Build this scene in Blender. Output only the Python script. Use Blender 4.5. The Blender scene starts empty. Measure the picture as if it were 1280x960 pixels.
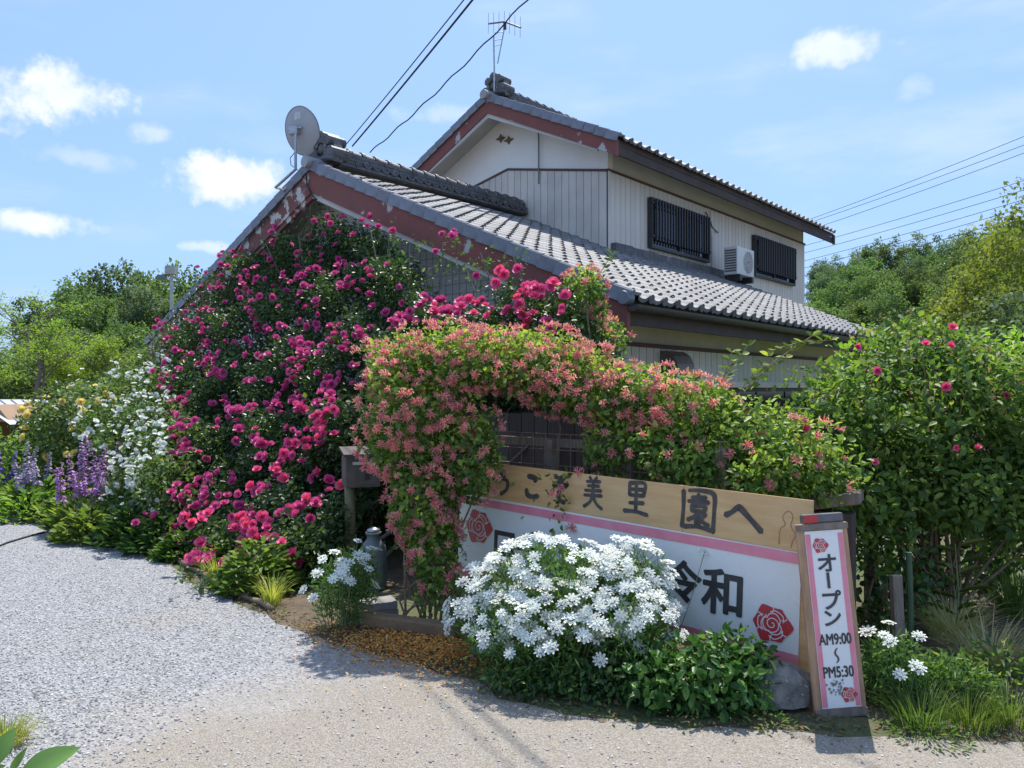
import bpy, bmesh, math, random
import numpy as np
from mathutils import Vector, Matrix

SC = bpy.context.scene
COL = SC.collection
R = math.radians
rng = np.random.default_rng(7)
random.seed(7)

# ------------------------------------------------------------------ camera
CZ = 1.55
cam = bpy.data.cameras.new('camera')
cam.sensor_width = 36.0
cam.lens = 36.0 * 961.0 / 1280.0
cam.clip_start = 0.05
cam.clip_end = 4000
camo = bpy.data.objects.new('camera', cam)
COL.objects.link(camo)
camo.location = (0, 0, CZ)
camo.rotation_euler = (R(90) + math.atan(7 / 961.0), 0, 0)
SC.camera = camo

# ------------------------------------------------------------------ sun + sky + exposure
SUN_EL, SUN_AZ = R(62), R(10)          # azimuth clockwise from +Y (straight ahead)
SUN_STRENGTH, SKY_STRENGTH = 3.2, 0.15
to_sun = Vector((math.sin(SUN_AZ) * math.cos(SUN_EL), math.cos(SUN_AZ) * math.cos(SUN_EL), math.sin(SUN_EL)))
sl = bpy.data.lights.new('sun', 'SUN')
sl.energy = SUN_STRENGTH
sl.angle = R(0.53)
sl.color = (1.0, 0.95, 0.87)
so = bpy.data.objects.new('sun', sl)
COL.objects.link(so)
so.rotation_euler = to_sun.to_track_quat('Z', 'Y').to_euler()
so.location = (0, 0, 40)
SC.view_settings.view_transform = 'Standard'
SC.view_settings.look = 'None'
SC.view_settings.gamma = 1
SC.view_settings.exposure = 1.0

W = bpy.data.worlds.new('World')
SC.world = W
W.use_nodes = True


class NT:
    """tiny node-tree helper"""
    def __init__(s, tree):
        s.t = tree
        s.n = tree.nodes
        s.l = tree.links

    def new(s, typ, **kw):
        nd = s.n.new(typ)
        for k, v in kw.items():
            setattr(nd, k, v)
        return nd

    def put(s, sock, v):
        if v is None:
            return
        if isinstance(v, bpy.types.NodeSocket):
            s.l.new(v, sock)
        else:
            if sock.type == 'RGBA' and len(v) == 3:
                v = tuple(v) + (1,)
            sock.default_value = v

    def math(s, op, a, b=None, c=None, clamp=False):
        nd = s.new('ShaderNodeMath', operation=op, use_clamp=clamp)
        for i, v in enumerate((a, b, c)):
            s.put(nd.inputs[i], v) if v is not None else None
        return nd.outputs[0]

    def mix(s, f, a, b, blend='MIX'):
        nd = s.new('ShaderNodeMix', data_type='RGBA', blend_type=blend)
        s.put(nd.inputs[0], f)
        s.put(nd.inputs[6], a)
        s.put(nd.inputs[7], b)
        return nd.outputs[2]

    def noise(s, scale, detail=4, rough=.55, vec=None, dist=0.0):
        nd = s.new('ShaderNodeTexNoise')
        nd.inputs['Scale'].default_value = scale
        nd.inputs['Detail'].default_value = detail
        nd.inputs['Roughness'].default_value = rough
        nd.inputs['Distortion'].default_value = dist
        if vec is not None:
            s.l.new(vec, nd.inputs['Vector'])
        return nd.outputs[0]

    def ramp(s, f, stops):
        nd = s.new('ShaderNodeValToRGB')
        el = nd.color_ramp.elements
        while len(el) < len(stops):
            el.new(.5)
        for e, (p, c) in zip(el, stops):
            e.position = p
            e.color = tuple(c) + (1,) if len(c) == 3 else c
        s.l.new(f, nd.inputs[0])
        return nd.outputs[0]

    def step(s, v, a, b):
        nd = s.new('ShaderNodeMapRange', interpolation_type='SMOOTHSTEP')
        s.put(nd.inputs[0], v)
        nd.inputs[1].default_value = a
        nd.inputs[2].default_value = b
        return nd.outputs[0]


def build_sky():
    T = NT(W.node_tree)
    for nd in list(T.n):
        T.n.remove(nd)
    out = T.new('ShaderNodeOutputWorld')
    bg = T.new('ShaderNodeBackground')
    sky = T.new('ShaderNodeTexSky', sky_type='NISHITA')
    sky.sun_disc = False
    sky.sun_elevation = SUN_EL
    sky.sun_rotation = SUN_AZ
    sky.altitude = 60
    sky.air_density = 1.0
    sky.dust_density = 1.6
    sky.ozone_density = 2.0
    bg.inputs[1].default_value = SKY_STRENGTH
    tc = T.new('ShaderNodeTexCoord')
    sep = T.new('ShaderNodeSeparateXYZ')
    T.l.new(tc.outputs['Generated'], sep.inputs[0])
    x, y, z = sep.outputs
    az = T.math('ARCTAN2', x, y)
    el = T.math('ARCSINE', z)
    n1 = T.noise(9, 5, .62, tc.outputs['Generated'])
    n2 = T.noise(30, 6, .6, tc.outputs['Generated'])
    wob = T.math('ADD', T.math('MULTIPLY', T.math('SUBTRACT', n1, .5), 2.3), T.math('MULTIPLY', T.math('SUBTRACT', n2, .5), 1.7))
    # cumulus puffs: azimuth, elevation, half-width, half-height (degrees), density
    clouds = [(-30.8, 18.5, 5.8, 2.3, 1.0), (-19.4, 14.5, 5.4, 1.8, 1.0), (-25.1, 16.9, 2.4, .9, .5), (-32.2, 10.5, 3.6, .9, .8),
              (-29.0, 14.8, 3.2, 0.8, .3), (23.2, 22.2, 3.6, 1.2, .7), (27.5, 19.3, 1.5, .9, .25), (-5.6, 19.6, 4.0, .9, .35), (-21.8, 9.8, 2.0, .5, .5)]
    tot = None
    for a, e, w, h, d in clouds:
        da = T.math('MULTIPLY_ADD', az, 1 / R(w), -a / w)
        de = T.math('MULTIPLY_ADD', el, 1 / R(h), -e / h)
        rr = T.math('SQRT', T.math('MULTIPLY_ADD', da, da, T.math('MULTIPLY', de, de)))
        m = T.math('MULTIPLY', T.step(T.math('SUBTRACT', T.math('ADD', wob, 1.02), rr), -.05, .75), d)
        tot = m if tot is None else T.math('MAXIMUM', tot, m)
    mp = T.new('ShaderNodeMapping')
    mp.inputs['Scale'].default_value = (1.2, 1.2, 4.5)
    T.l.new(tc.outputs['Generated'], mp.inputs[0])
    nv = T.noise(2.6, 5, .6, mp.outputs[0])
    veil = T.math('MULTIPLY', T.step(nv, .46, .8), .28)
    # unseen clouds added outside the view, thickened to brighten the shaded walls
    front = T.step(T.math('ABSOLUTE', az), R(38), R(48))
    rest = T.math('MULTIPLY', T.math('MULTIPLY', T.step(nv, .54, .63), front), T.step(el, .02, .12))
    tot = T.math('MAXIMUM', tot, T.math('MAXIMUM', veil, rest))
    shade = T.mix(T.step(n1, .3, .62), (3.1, 3.4, 3.75), (3.75, 3.8, 3.85))
    col = T.mix(tot, T.mix(.7, T.mix(1.0, sky.outputs[0], (.55, .63, .85), "MULTIPLY"), (1.3, 2.1, 3.6)), shade)
    T.l.new(col, bg.inputs[0])
    T.l.new(bg.outputs[0], out.inputs[0])


build_sky()

# ------------------------------------------------------------------ materials
MATS = {}


def mat(name, c1, c2=None, rough=.6, scale=6, bump=0.0, bscale=None, metal=0.0, spec=.5, wear=None, stretch=None, rnd=0.0, emit=None, detail=5, coat=0.0):
    """noise-mixed principled. wear=(colour, threshold, scale)"""
    if name in MATS:
        return MATS[name]
    m = bpy.data.materials.new(name)
    m.use_nodes = True
    T = NT(m.node_tree)
    b = T.n['Principled BSDF']
    tc = T.new('ShaderNodeTexCoord')
    vec = tc.outputs['Object']
    if stretch:
        mp = T.new('ShaderNodeMapping')
        mp.inputs['Scale'].default_value = stretch
        T.l.new(vec, mp.inputs[0])
        vec = mp.outputs[0]
    c2 = c2 or tuple(v * .75 for v in c1)
    n = T.noise(scale, detail, .6, vec)
    col = T.mix(T.step(n, .32, .68), c1, c2)
    if wear:
        wn = T.noise(wear[2], 6, .65, tc.outputs['Object'])
        col = T.mix(T.step(wn, wear[1], wear[1] + .035), col, wear[0])
    if rnd:
        oi = T.new('ShaderNodeObjectInfo')
        f = T.math('ADD', T.math('MULTIPLY', oi.outputs['Random'], 2 * rnd), 1 - rnd)
        hs = T.new('ShaderNodeHueSaturation')
        T.l.new(f, hs.inputs['Value'])
        T.l.new(col, hs.inputs['Color'])
        col = hs.outputs[0]
    T.l.new(col, b.inputs['Base Color'])
    b.inputs['Roughness'].default_value = rough
    b.inputs['Metallic'].default_value = metal
    b.inputs['Specular IOR Level'].default_value = spec
    b.inputs['Coat Weight'].default_value = coat
    b.inputs['Coat Roughness'].default_value = .2
    if bump:
        bn = T.new('ShaderNodeBump')
        bn.inputs['Strength'].default_value = bump
        bn.inputs['Distance'].default_value = .02
        T.l.new(T.noise(bscale or scale * 4, 6, .6, vec), bn.inputs['Height'])
        T.l.new(bn.outputs[0], b.inputs['Normal'])
        if coat:
            T.l.new(bn.outputs[0], b.inputs['Coat Normal'])
    MATS[name] = m
    return m


def leafmat(name, stops, trans=.35, rough=.5, spec=.3, tint=(1.25, 1.35, .6)):
    """colour from the per-leaf random attribute; light passes through the blade"""
    if name in MATS:
        return MATS[name]
    m = bpy.data.materials.new(name)
    m.use_nodes = True
    T = NT(m.node_tree)
    b = T.n['Principled BSDF']
    at = T.new('ShaderNodeAttribute', attribute_name='rnd')
    oi = T.new('ShaderNodeObjectInfo')
    f = T.math('FRACT', T.math('ADD', at.outputs['Fac'], T.math('MULTIPLY', oi.outputs['Random'], .999)))
    col = T.ramp(at.outputs['Fac'], stops)
    hs = T.new('ShaderNodeHueSaturation')
    T.l.new(T.math('ADD', T.math('MULTIPLY', oi.outputs['Random'], .3), .85), hs.inputs['Value'])
    T.l.new(T.math('ADD', T.math('MULTIPLY', oi.outputs['Random'], .03), .485), hs.inputs['Hue'])
    T.l.new(col, hs.inputs['Color'])
    col = hs.outputs[0]
    T.l.new(col, b.inputs['Base Color'])
    b.inputs['Roughness'].default_value = rough
    b.inputs['Specular IOR Level'].default_value = spec
    tr = T.new('ShaderNodeBsdfTranslucent')
    T.l.new(T.mix(1.0, col, tint, 'MULTIPLY'), tr.inputs[0])
    mx = T.new('ShaderNodeMixShader')
    mx.inputs[0].default_value = trans
    T.l.new(b.outputs[0], mx.inputs[1])
    T.l.new(tr.outputs[0], mx.inputs[2])
    T.l.new(mx.outputs[0], T.n['Material Output'].inputs[0])
    MATS[name] = m
    return m


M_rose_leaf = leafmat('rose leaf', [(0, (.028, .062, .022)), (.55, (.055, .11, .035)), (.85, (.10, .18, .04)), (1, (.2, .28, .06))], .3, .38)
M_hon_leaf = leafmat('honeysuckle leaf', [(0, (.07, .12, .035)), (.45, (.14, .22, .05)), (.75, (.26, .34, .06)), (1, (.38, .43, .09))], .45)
M_bush_leaf = leafmat('bush leaf', [(0, (.065, .125, .037)), (.5, (.12, .205, .05)), (.85, (.21, .30, .06)), (1, (.31, .38, .09))], .45, .5)
M_white_rose_leaf = leafmat('white rose leaf', [(0, (.05, .1, .03)), (.5, (.1, .17, .05)), (1, (.22, .3, .09))], .38)
M_fern_leaf = leafmat('feathery leaf', [(0, (.06, .13, .03)), (.5, (.1, .19, .05)), (1, (.17, .27, .08))], .4)
M_gloss_leaf = leafmat('glossy leaf', [(0, (.04, .1, .025)), (.6, (.07, .16, .035)), (1, (.16, .27, .05))], .3, .42, .35)
M_yellow_grass = leafmat('yellow striped grass', [(0, (.3, .36, .07)), (.6, (.42, .44, .1)), (1, (.55, .52, .16))], .4)
M_grass = leafmat('grass blade', [(0, (.07, .14, .03)), (.6, (.12, .2, .045)), (1, (.22, .27, .08))], .4)
M_dry_grass = leafmat('dry grass', [(0, (.42, .35, .2)), (.5, (.56, .49, .3)), (1, (.42, .46, .2))], .4)
M_tree_leaf = leafmat('light tree leaf', [(0, (.14, .25, .04)), (.5, (.22, .34, .05)), (1, (.32, .42, .07))], .5)
M_hill_leaf = leafmat('hill tree leaf', [(0, (.10, .165, .06)), (.5, (.15, .225, .08)), (1, (.22, .3, .11))], .4, .6, .15)  # greens greyed to paint distance haze into the leaves
M_hill_dark = leafmat('dark hill tree leaf', [(0, (.085, .13, .075)), (.5, (.125, .18, .095)), (1, (.18, .24, .125))], .36, .6, .15)  # distance haze put into the leaf colour as a greyer green
M_gold_tree = leafmat('golden tree leaf', [(0, (.12, .17, .04)), (.5, (.2, .26, .055)), (1, (.31, .35, .08))], .4, .6, .15)
M_pink = leafmat('pink petal', [(0, (.70, .055, .2)), (.5, (.79, .11, .3)), (1, (.87, .24, .43))], .25, .55, .3, (1.1, 1, 1))
M_white_pet = leafmat('white petal', [(0, (.74, .77, .66)), (.5, (.84, .86, .78)), (1, (.9, .9, .86))], .25, .6, .2, (1, 1, 1))
M_yellow_pet = leafmat('yellow petal', [(0, (.9, .66, .12)), (.5, (.93, .8, .26)), (1, (.95, .9, .55))], .42, .6, .2, (1, 1, 1))
M_hon_pet = leafmat('honeysuckle petal', [(0, (.78, .2, .25)), (.35, (.86, .38, .36)), (.65, (.9, .58, .44)), (1, (.93, .8, .55))], .42, .5, .3, (1.1, 1, .9))
M_purple_pet = leafmat('purple petal', [(0, (.36, .17, .42)), (.5, (.47, .26, .52)), (1, (.58, .38, .62))], .3, .6, .2, (1, 1, 1))
M_lav_pet = leafmat('lavender petal', [(0, (.38, .32, .5)), (1, (.54, .47, .62))], .3, .6, .2, (1, 1, 1))
M_orange_pet = leafmat('fallen petal', [(0, (.55, .2, .04)), (.5, (.72, .33, .07)), (1, (.78, .5, .18))], .2, .7, .2, (1, 1, 1))
M_stem = mat('green stem', (.12, .18, .06), (.2, .22, .1), .7, 20)
M_cane = mat('woody cane', (.16, .11, .07), (.28, .2, .13), .85, 25, .3)
M_bark = mat('tree bark', (.12, .095, .07), (.2, .165, .13), .9, 9, .5)

M_plaster = mat('white plaster', (.86, .845, .80), (.82, .80, .755), .85, 1.6, .1, 60)
M_cream = mat('cream plaster', (.62, .595, .51), (.54, .515, .44), .85, 2.0, .1, 60)
M_siding = mat('grey beige siding', (.66, .605, .53), (.58, .53, .465), .7, 2.2, .25, 55, rnd=.06)
M_seam = mat('siding seam', (.10, .085, .075), None, .8)
M_trim = mat('brown trim', (.12, .06, .05), (.09, .05, .045), .7, 5)
M_barge = mat('red brown barge paint', (.21, .06, .045), (.17, .055, .045), .65, 3, .2, 40, wear=((.42, .40, .38), .605, 2.6))
M_barge_worn = mat('peeling barge paint', (.19, .06, .05), (.15, .07, .06), .75, 3, .4, 30, wear=((.5, .48, .45), .52, 3.4))
M_soffit = mat('soffit board', (.52, .50, .46), (.44, .42, .39), .8, 2, wear=((.36, .33, .3), .66, 3))
M_rafter = mat('dark eave timber', (.075, .05, .042), (.05, .036, .03), .75, 4)
M_tile = mat('grey clay tile', (.20, .20, .20), (.12, .12, .122), .6, 7, .3, 40, rnd=.28, spec=.3, wear=((.30, .29, .27), .66, 9))
M_tile_dark = mat('weathered ridge tile', (.13, .128, .13), (.075, .073, .075), .55, 6, .4, 35, rnd=.15, wear=((.27, .26, .235), .62, 7))
M_edge_tile = mat('blue grey edge tile', (.185, .20, .235), (.13, .14, .165), .45, 4, .15, 30, rnd=.12, wear=((.36, .37, .4), .68, 3))
M_gutter = mat('dark gutter', (.06, .055, .055), None, .5)
M_black = mat('black metal', (.025, .024, .025), (.04, .036, .036), .5, 8)
M_glass = mat('dark window glass', (.02, .024, .028), None, .08, 3, spec=.8)
M_steel = mat('galvanised steel', (.45, .46, .47), (.34, .35, .36), .45, 15, metal=.7)
M_dish = mat('grey dish paint', (.36, .37, .39), (.32, .33, .35), .5, 4)
M_ac = mat('off white casing', (.66, .65, .6), (.58, .57, .53), .5, 3)
M_cable = mat('black cable', (.02, .02, .022), None, .6)
M_ply = mat('plywood', (.68, .44, .20), (.58, .345, .14), .5, 3.0, .12, 20, stretch=(1, 1, 7), coat=.35, wear=((.38, .21, .08), .70, 3.5))
M_frame_wood = mat('weathered board', (.5, .31, .18), (.34, .205, .12), .75, 5, .4, 25, stretch=(6, 1, 1))
M_banner = mat('white banner print', (.80, .805, .785), (.75, .765, .75), .38, 2.0, .35, 5, coat=.5)
M_pinkband = mat('pink band print', (.74, .2, .28), (.77, .28, .35), .4, 5, .2, 6, coat=.4, wear=((.70, .42, .44), .68, 4))
M_redprint = mat('red rose print', (.56, .04, .045), (.5, .045, .055), .45, 6, coat=.4)
M_whiteprint = mat('white line print', (.8, .78, .77), None, .5)
M_ink = mat('black ink', (.03, .03, .032), (.055, .055, .055), .5, 8, coat=.3)
M_brush = mat('brush ink', (.045, .042, .04), (.09, .08, .07), .6, 14)
M_stain = mat('water stain', (.36, .19, .07), (.42, .24, .1), .7, 20)
M_dirt = mat('grey mould', (.2, .2, .2), (.3, .3, .3), .8, 20)
M_plank = mat('dark stained plank', (.10, .075, .065), (.065, .05, .044), .8, 4, .3, 30, stretch=(6, 6, 1), rnd=.2)
M_oldwood = mat('old grey wood', (.27, .22, .18), (.17, .14, .115), .9, 5, .5, 30, stretch=(7, 7, 1))
M_concrete = mat('concrete block', (.30, .29, .28), (.22, .21, .205), .9, 9, .5, 60)
M_rock = mat('field stone', (.27, .25, .225), (.10, .095, .085), .9, 9, 1.0, 24, wear=((.36, .35, .3), .6, 16))
M_box_wood = mat('letter box timber', (.14, .115, .095), (.085, .07, .06), .7, 5, .2, 30)
M_pole = mat('greenish round pole', (.24, .22, .12), (.17, .16, .085), .85, 6, .3, 30)
M_iron = mat('grey blue enamel', (.16, .19, .2), (.11, .13, .14), .5, 6)
M_red = mat('red plastic', (.6, .05, .05), None, .4)
M_yellow = mat('yellow print', (.75, .6, .03), None, .5)
M_greenbd = mat('pale green board', (.28, .42, .34), (.22, .34, .28), .5, 5)
M_tin = mat('grey tin roofing', (.42, .44, .48), (.36, .37, .4), .45, 4)
M_soil = mat('brown garden soil', (.16, .115, .075), (.09, .07, .045), .95, 3, .8, 25)
M_orange_wall = mat('tan shed wall', (.42, .27, .16), (.34, .22, .14), .8, 3)
M_wire = mat('rusty wire', (.2, .12, .09), (.26, .2, .17), .7, 20)


# ------------------------------------------------------------------ mesh helpers
class MB:
    def __init__(s):
        s.v = []
        s.f = []

    def add(s, vs, fs):
        o = len(s.v)
        s.v += [tuple(p) for p in vs]
        s.f += [tuple(i + o for i in f) for f in fs]
        return s

    def box(s, a, b):
        x0, y0, z0 = a
        x1, y1, z1 = b
        return s.add([(x0, y0, z0), (x1, y0, z0), (x1, y1, z0), (x0, y1, z0), (x0, y0, z1), (x1, y0, z1), (x1, y1, z1), (x0, y1, z1)],
                     [(0, 3, 2, 1), (4, 5, 6, 7), (0, 1, 5, 4), (1, 2, 6, 5), (2, 3, 7, 6), (3, 0, 4, 7)])

    def prism(s, pts, vec):
        """planar polygon pts extruded along vec"""
        n = len(pts)
        v = Vector(vec)
        P = [Vector(p) for p in pts]
        return s.add(P + [p + v for p in P], [tuple(range(n))[::-1], tuple(range(n, 2 * n))] + [(i, (i + 1) % n, n + (i + 1) % n, n + i) for i in range(n)])

    def tube(s, pts, rad, n=6, cap=True):
        P = [Vector(p) for p in pts]
        m = len(P)
        if not hasattr(rad, '__len__'):
            rad = [rad] * m
        vs = []
        ref = Vector((.31, .2, .93))
        for i, p in enumerate(P):
            d = (P[min(i + 1, m - 1)] - P[max(i - 1, 0)])
            d = d.normalized() if d.length > 1e-9 else Vector((0, 0, 1))
            r_ = ref if abs(d.dot(ref)) < .95 else Vector((1, 0, 0))
            a = d.cross(r_).normalized()
            b = d.cross(a)
            for k in range(n):
                t = 2 * math.pi * k / n
                vs.append(p + (a * math.cos(t) + b * math.sin(t)) * rad[i])
        fs = [(i * n + k, i * n + (k + 1) % n, (i + 1) * n + (k + 1) % n, (i + 1) * n + k) for i in range(m - 1) for k in range(n)]
        if cap:
            fs += [tuple(range(n))[::-1], tuple(range((m - 1) * n, m * n))]
        return s.add(vs, fs)

    def lathe(s, prof, n=16, at=(0, 0, 0), mtx=None):
        """prof = [(r, z)...]"""
        vs = []
        for r_, z in prof:
            for k in range(n):
                t = 2 * math.pi * k / n
                vs.append(Vector((r_ * math.cos(t), r_ * math.sin(t), z)))
        if mtx is not None:
            vs = [mtx @ v for v in vs]
        vs = [v + Vector(at) for v in vs]
        m = len(prof)
        fs = [(i * n + k, i * n + (k + 1) % n, (i + 1) * n + (k + 1) % n, (i + 1) * n + k) for i in range(m - 1) for k in range(n)]
        fs += [tuple(range(n))[::-1], tuple(range((m - 1) * n, m * n))]
        return s.add(vs, fs)

    def xf(s, mtx):
        s.v = [tuple(mtx @ Vector(p)) for p in s.v]
        return s

    def mesh(s, name, m, smooth=False):
        me = bpy.data.meshes.new(name)
        me.from_pydata(s.v, [], s.f)
        if m:
            me.materials.append(m)
        if smooth:
            me.polygons.foreach_set('use_smooth', [True] * len(me.polygons))
        me.update()
        return me

    def build(s, name, m, parent=None, smooth=False, bevel=0):
        o = bpy.data.objects.new(name, s.mesh(name, m, smooth))
        COL.objects.link(o)
        o.parent = parent
        if bevel:
            md = o.modifiers.new('bevel', 'BEVEL')
            md.width = bevel
            md.segments = 2
            md.limit_method = 'ANGLE'
        return o


def tag(o, label=None, cat=None, group=None, kind=None):
    if label:
        o['label'] = label
    if cat:
        o['category'] = cat
    if group:
        o['group'] = group
    if kind:
        o['kind'] = kind
    return o


def empty(name, loc=(0, 0, 0), rz=0.0, label=None, cat=None, group=None):
    o = bpy.data.objects.new(name, None)
    COL.objects.link(o)
    o.empty_display_size = .2
    o.location = loc
    o.rotation_euler = (0, 0, rz)
    return tag(o, label, cat, group)


def inst(name, me, parent, mtx):
    o = bpy.data.objects.new(name, me)
    COL.objects.link(o)
    o.parent = parent
    o.matrix_local = mtx
    return o


def from_arrays(name, V, F, m, parent=None, rnd=None, smooth=False, kind=None):
    """V (n,3); F (k,4) quads or (k,3) tris; rnd (n,) point attribute"""
    me = bpy.data.meshes.new(name)
    k = F.shape[1]
    me.vertices.add(len(V))
    me.vertices.foreach_set('co', V.astype(np.float32).ravel())
    me.loops.add(F.size)
    me.loops.foreach_set('vertex_index', F.astype(np.int32).ravel())
    me.polygons.add(len(F))
    me.polygons.foreach_set('loop_start', np.arange(0, F.size, k, dtype=np.int32))
    me.polygons.foreach_set('loop_total', np.full(len(F), k, dtype=np.int32))
    if smooth:
        me.polygons.foreach_set('use_smooth', np.ones(len(F), dtype=bool))
    if rnd is not None:
        a = me.attributes.new('rnd', 'FLOAT', 'POINT')
        a.data.foreach_set('value', rnd.astype(np.float32))
    me.materials.append(m)
    me.update()
    me.validate()
    o = bpy.data.objects.new(name, me)
    COL.objects.link(o)
    o.parent = parent
    if kind:
        o['kind'] = kind
    return o


LEAF6 = (np.array([(0, 0, 0), (-.48, .32, .10), (-.40, .68, .06), (0, 1, -.10), (.40, .68, .06), (.48, .32, .10)]), np.array([(0, 1, 2, 3), (0, 3, 4, 5)]))
LEAF4 = (np.array([(0, 0, 0), (-.5, .5, .08), (0, 1, -.06), (.5, .5, .08)]), np.array([(0, 3, 2, 1)]))


def unit(a):
    return a / np.maximum(np.linalg.norm(a, axis=1, keepdims=True), 1e-9)


def leaf_arrays(P, D, Nn, L, Wd, tmpl=LEAF6):
    T, F = tmpl
    y = unit(D)
    x = unit(np.cross(y, Nn))
    z = np.cross(x, y)
    n, k = len(P), len(T)
    V = (P[:, None, :] + x[:, None, :] * (T[None, :, 0:1] * Wd[:, None, None]) + y[:, None, :] * (T[None, :, 1:2] * L[:, None, None]) + z[:, None, :] * (T[None, :, 2:3] * L[:, None, None]))
    FF = (F[None] + (np.arange(n) * k)[:, None, None]).reshape(-1, F.shape[1])
    return V.reshape(-1, 3), FF


def leaves(name, P, D, Nn, L, Wd, m, parent=None, tmpl=LEAF6, rnd=None, kind='stuff'):
    V, F = leaf_arrays(P, D, Nn, L, Wd, tmpl)
    rnd = rng.random(len(P)) if rnd is None else rnd
    return from_arrays(name, V, F, m, parent, np.repeat(rnd, len(tmpl[0])), kind=kind)


def rand_dir(n, up=0.0):
    d = rng.normal(size=(n, 3))
    d = unit(d)
    d[:, 2] += up
    return unit(d)


def scatter_leaves(name, P, out, size, m, parent=None, droop=.2, tmpl=LEAF6, jitter=.9, aspect=.6, rnd=None, kind='stuff'):
    """leaves round points P whose outward directions are out"""
    n = len(P)
    D = unit(out * .5 + rand_dir(n) * jitter + np.array([0, 0, -droop]))
    Nn = unit(out * .7 + np.array([0, 0, .7]) + rand_dir(n) * .65)
    L = size * rng.uniform(.65, 1.25, n)
    return leaves(name, P, D, Nn, L, L * aspect * rng.uniform(.85, 1.15, n), m, parent, tmpl, rnd, kind)


def lump(p, seed=0.0, f=2.0):
    """cheap smooth 3-D wobble in [-1,1]"""
    x, y, z = p[:, 0] * f, p[:, 1] * f, p[:, 2] * f
    return (np.sin(1.7 * x + 2.3 * y + seed) + np.sin(2.9 * y - 1.3 * z + 1.7 * seed) + np.sin(2.1 * z + 1.9 * x + 2.9 * seed)) / 3


def blob_points(n, blobs, inner=.55, wob=.18, f=3.0, flat_bottom=None):
    """points in the outer shell of a set of ellipsoids -> P, out"""
    vol = np.array([b[1][0] * b[1][1] + b[1][1] * b[1][2] + b[1][0] * b[1][2] for b in blobs])
    idx = rng.choice(len(blobs), n, p=vol / vol.sum())
    C = np.array([b[0] for b in blobs], float)[idx]
    Rr = np.array([b[1] for b in blobs], float)[idx]
    d = rand_dir(n)
    rr = inner + (1 - inner) * rng.random(n) ** .6
    P0 = C + d * Rr
    P = C + d * Rr * (rr * (1 + wob * lump(P0, .5, f) + .5 * wob * lump(P0, 3.1, f * 2.7)))[:, None]
    P[:, 2] = np.maximum(P[:, 2], .015)
    return P, unit(d / Rr)


# house frame: s runs along the long wall (away to the right), g along the gable (away to the left)
E0 = np.array([1.155, 7.6])
SV = np.array([.66, .751])
SV = SV / np.linalg.norm(SV)
GV = np.array([-SV[1], SV[0]])
TH = math.atan2(SV[1], SV[0])


def hw(s, g, z):
    p = E0 + s * SV + g * GV
    return Vector((p[0], p[1], z))


def at(px, py, Y):
    """world point seen at photo pixel (px, py) at distance Y ahead"""
    return Vector(((px - 640) / 961 * Y, Y, CZ - (py - 487) / 961 * Y))


def poly_px(poly, n):
    """uniform random pixels in a polygon"""
    poly = np.array(poly, float)
    lo, hi = poly.min(0), poly.max(0)
    out = []
    tot = 0
    while tot < n:
        q = lo + rng.random((n * 2, 2)) * (hi - lo)
        ins = np.zeros(len(q), bool)
        for i in range(len(poly)):
            a, b = poly[i], poly[i - 1]
            c = ((a[1] > q[:, 1]) != (b[1] > q[:, 1])) & (q[:, 0] < (b[0] - a[0]) * (q[:, 1] - a[1]) / (b[1] - a[1] + 1e-12) + a[0])
            ins ^= c
        out.append(q[ins])
        tot += ins.sum()
    return np.concatenate(out)[:n]


def inside_px(q, poly):
    poly = np.array(poly, float)
    ins = np.zeros(len(q), bool)
    for i in range(len(poly)):
        a, b = poly[i], poly[i - 1]
        ins ^= ((a[1] > q[:, 1]) != (b[1] > q[:, 1])) & (q[:, 0] < (b[0] - a[0]) * (q[:, 1] - a[1]) / (b[1] - a[1] + 1e-12) + a[0])
    return ins


def hit_surface(q, sfun, t0=3.0, t1=22.0):
    """march view rays to the surface s = sfun(g, z) of the house frame: gives real 3-D points on that surface"""
    n = len(q)
    d = np.stack([(q[:, 0] - 640) / 961, np.ones(n), -(q[:, 1] - 487) / 961], 1)
    t = np.full(n, t0)
    done = np.zeros(n, bool)
    st = .06
    while (t < t1).any() and not done.all():
        p = d * t[:, None] + np.array([0, 0, CZ])
        rel = p[:, :2] - E0
        s, g = rel @ SV, rel @ GV
        done |= (s >= sfun(g, p[:, 2])) | (p[:, 2] <= .02)
        t = np.where(done, t, t + st)
        if t.max() > t1:
            break
    return d * t[:, None] + np.array([0, 0, CZ])


def sstep(x):
    x = np.clip(x, 0, 1)
    return x * x * (3 - 2 * x)


# ------------------------------------------------------------------ ground, path, hills
def ground_material():
    m = bpy.data.materials.new('garden ground')
    m.use_nodes = True
    T = NT(m.node_tree)
    b = T.n['Principled BSDF']
    g = T.new('ShaderNodeNewGeometry')
    n1 = T.noise(.35, 6, .6, g.outputs['Position'])
    n2 = T.noise(7, 6, .65, g.outputs['Position'])
    col = T.mix(T.step(n2, .35, .7), (.17, .125, .08), (.10, .075, .05))
    col = T.mix(T.step(n1, .45, .6), col, T.mix(n2, (.06, .10, .03), (.13, .17, .06)))
    T.l.new(col, b.inputs['Base Color'])
    b.inputs['Roughness'].default_value = .95
    bp = T.new('ShaderNodeBump')
    bp.inputs['Strength'].default_value = .8
    bp.inputs['Distance'].default_value = .05
    T.l.new(T.noise(18, 6, .7, g.outputs['Position']), bp.inputs['Height'])
    T.l.new(bp.outputs[0], b.inputs['Normal'])
    return m


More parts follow.
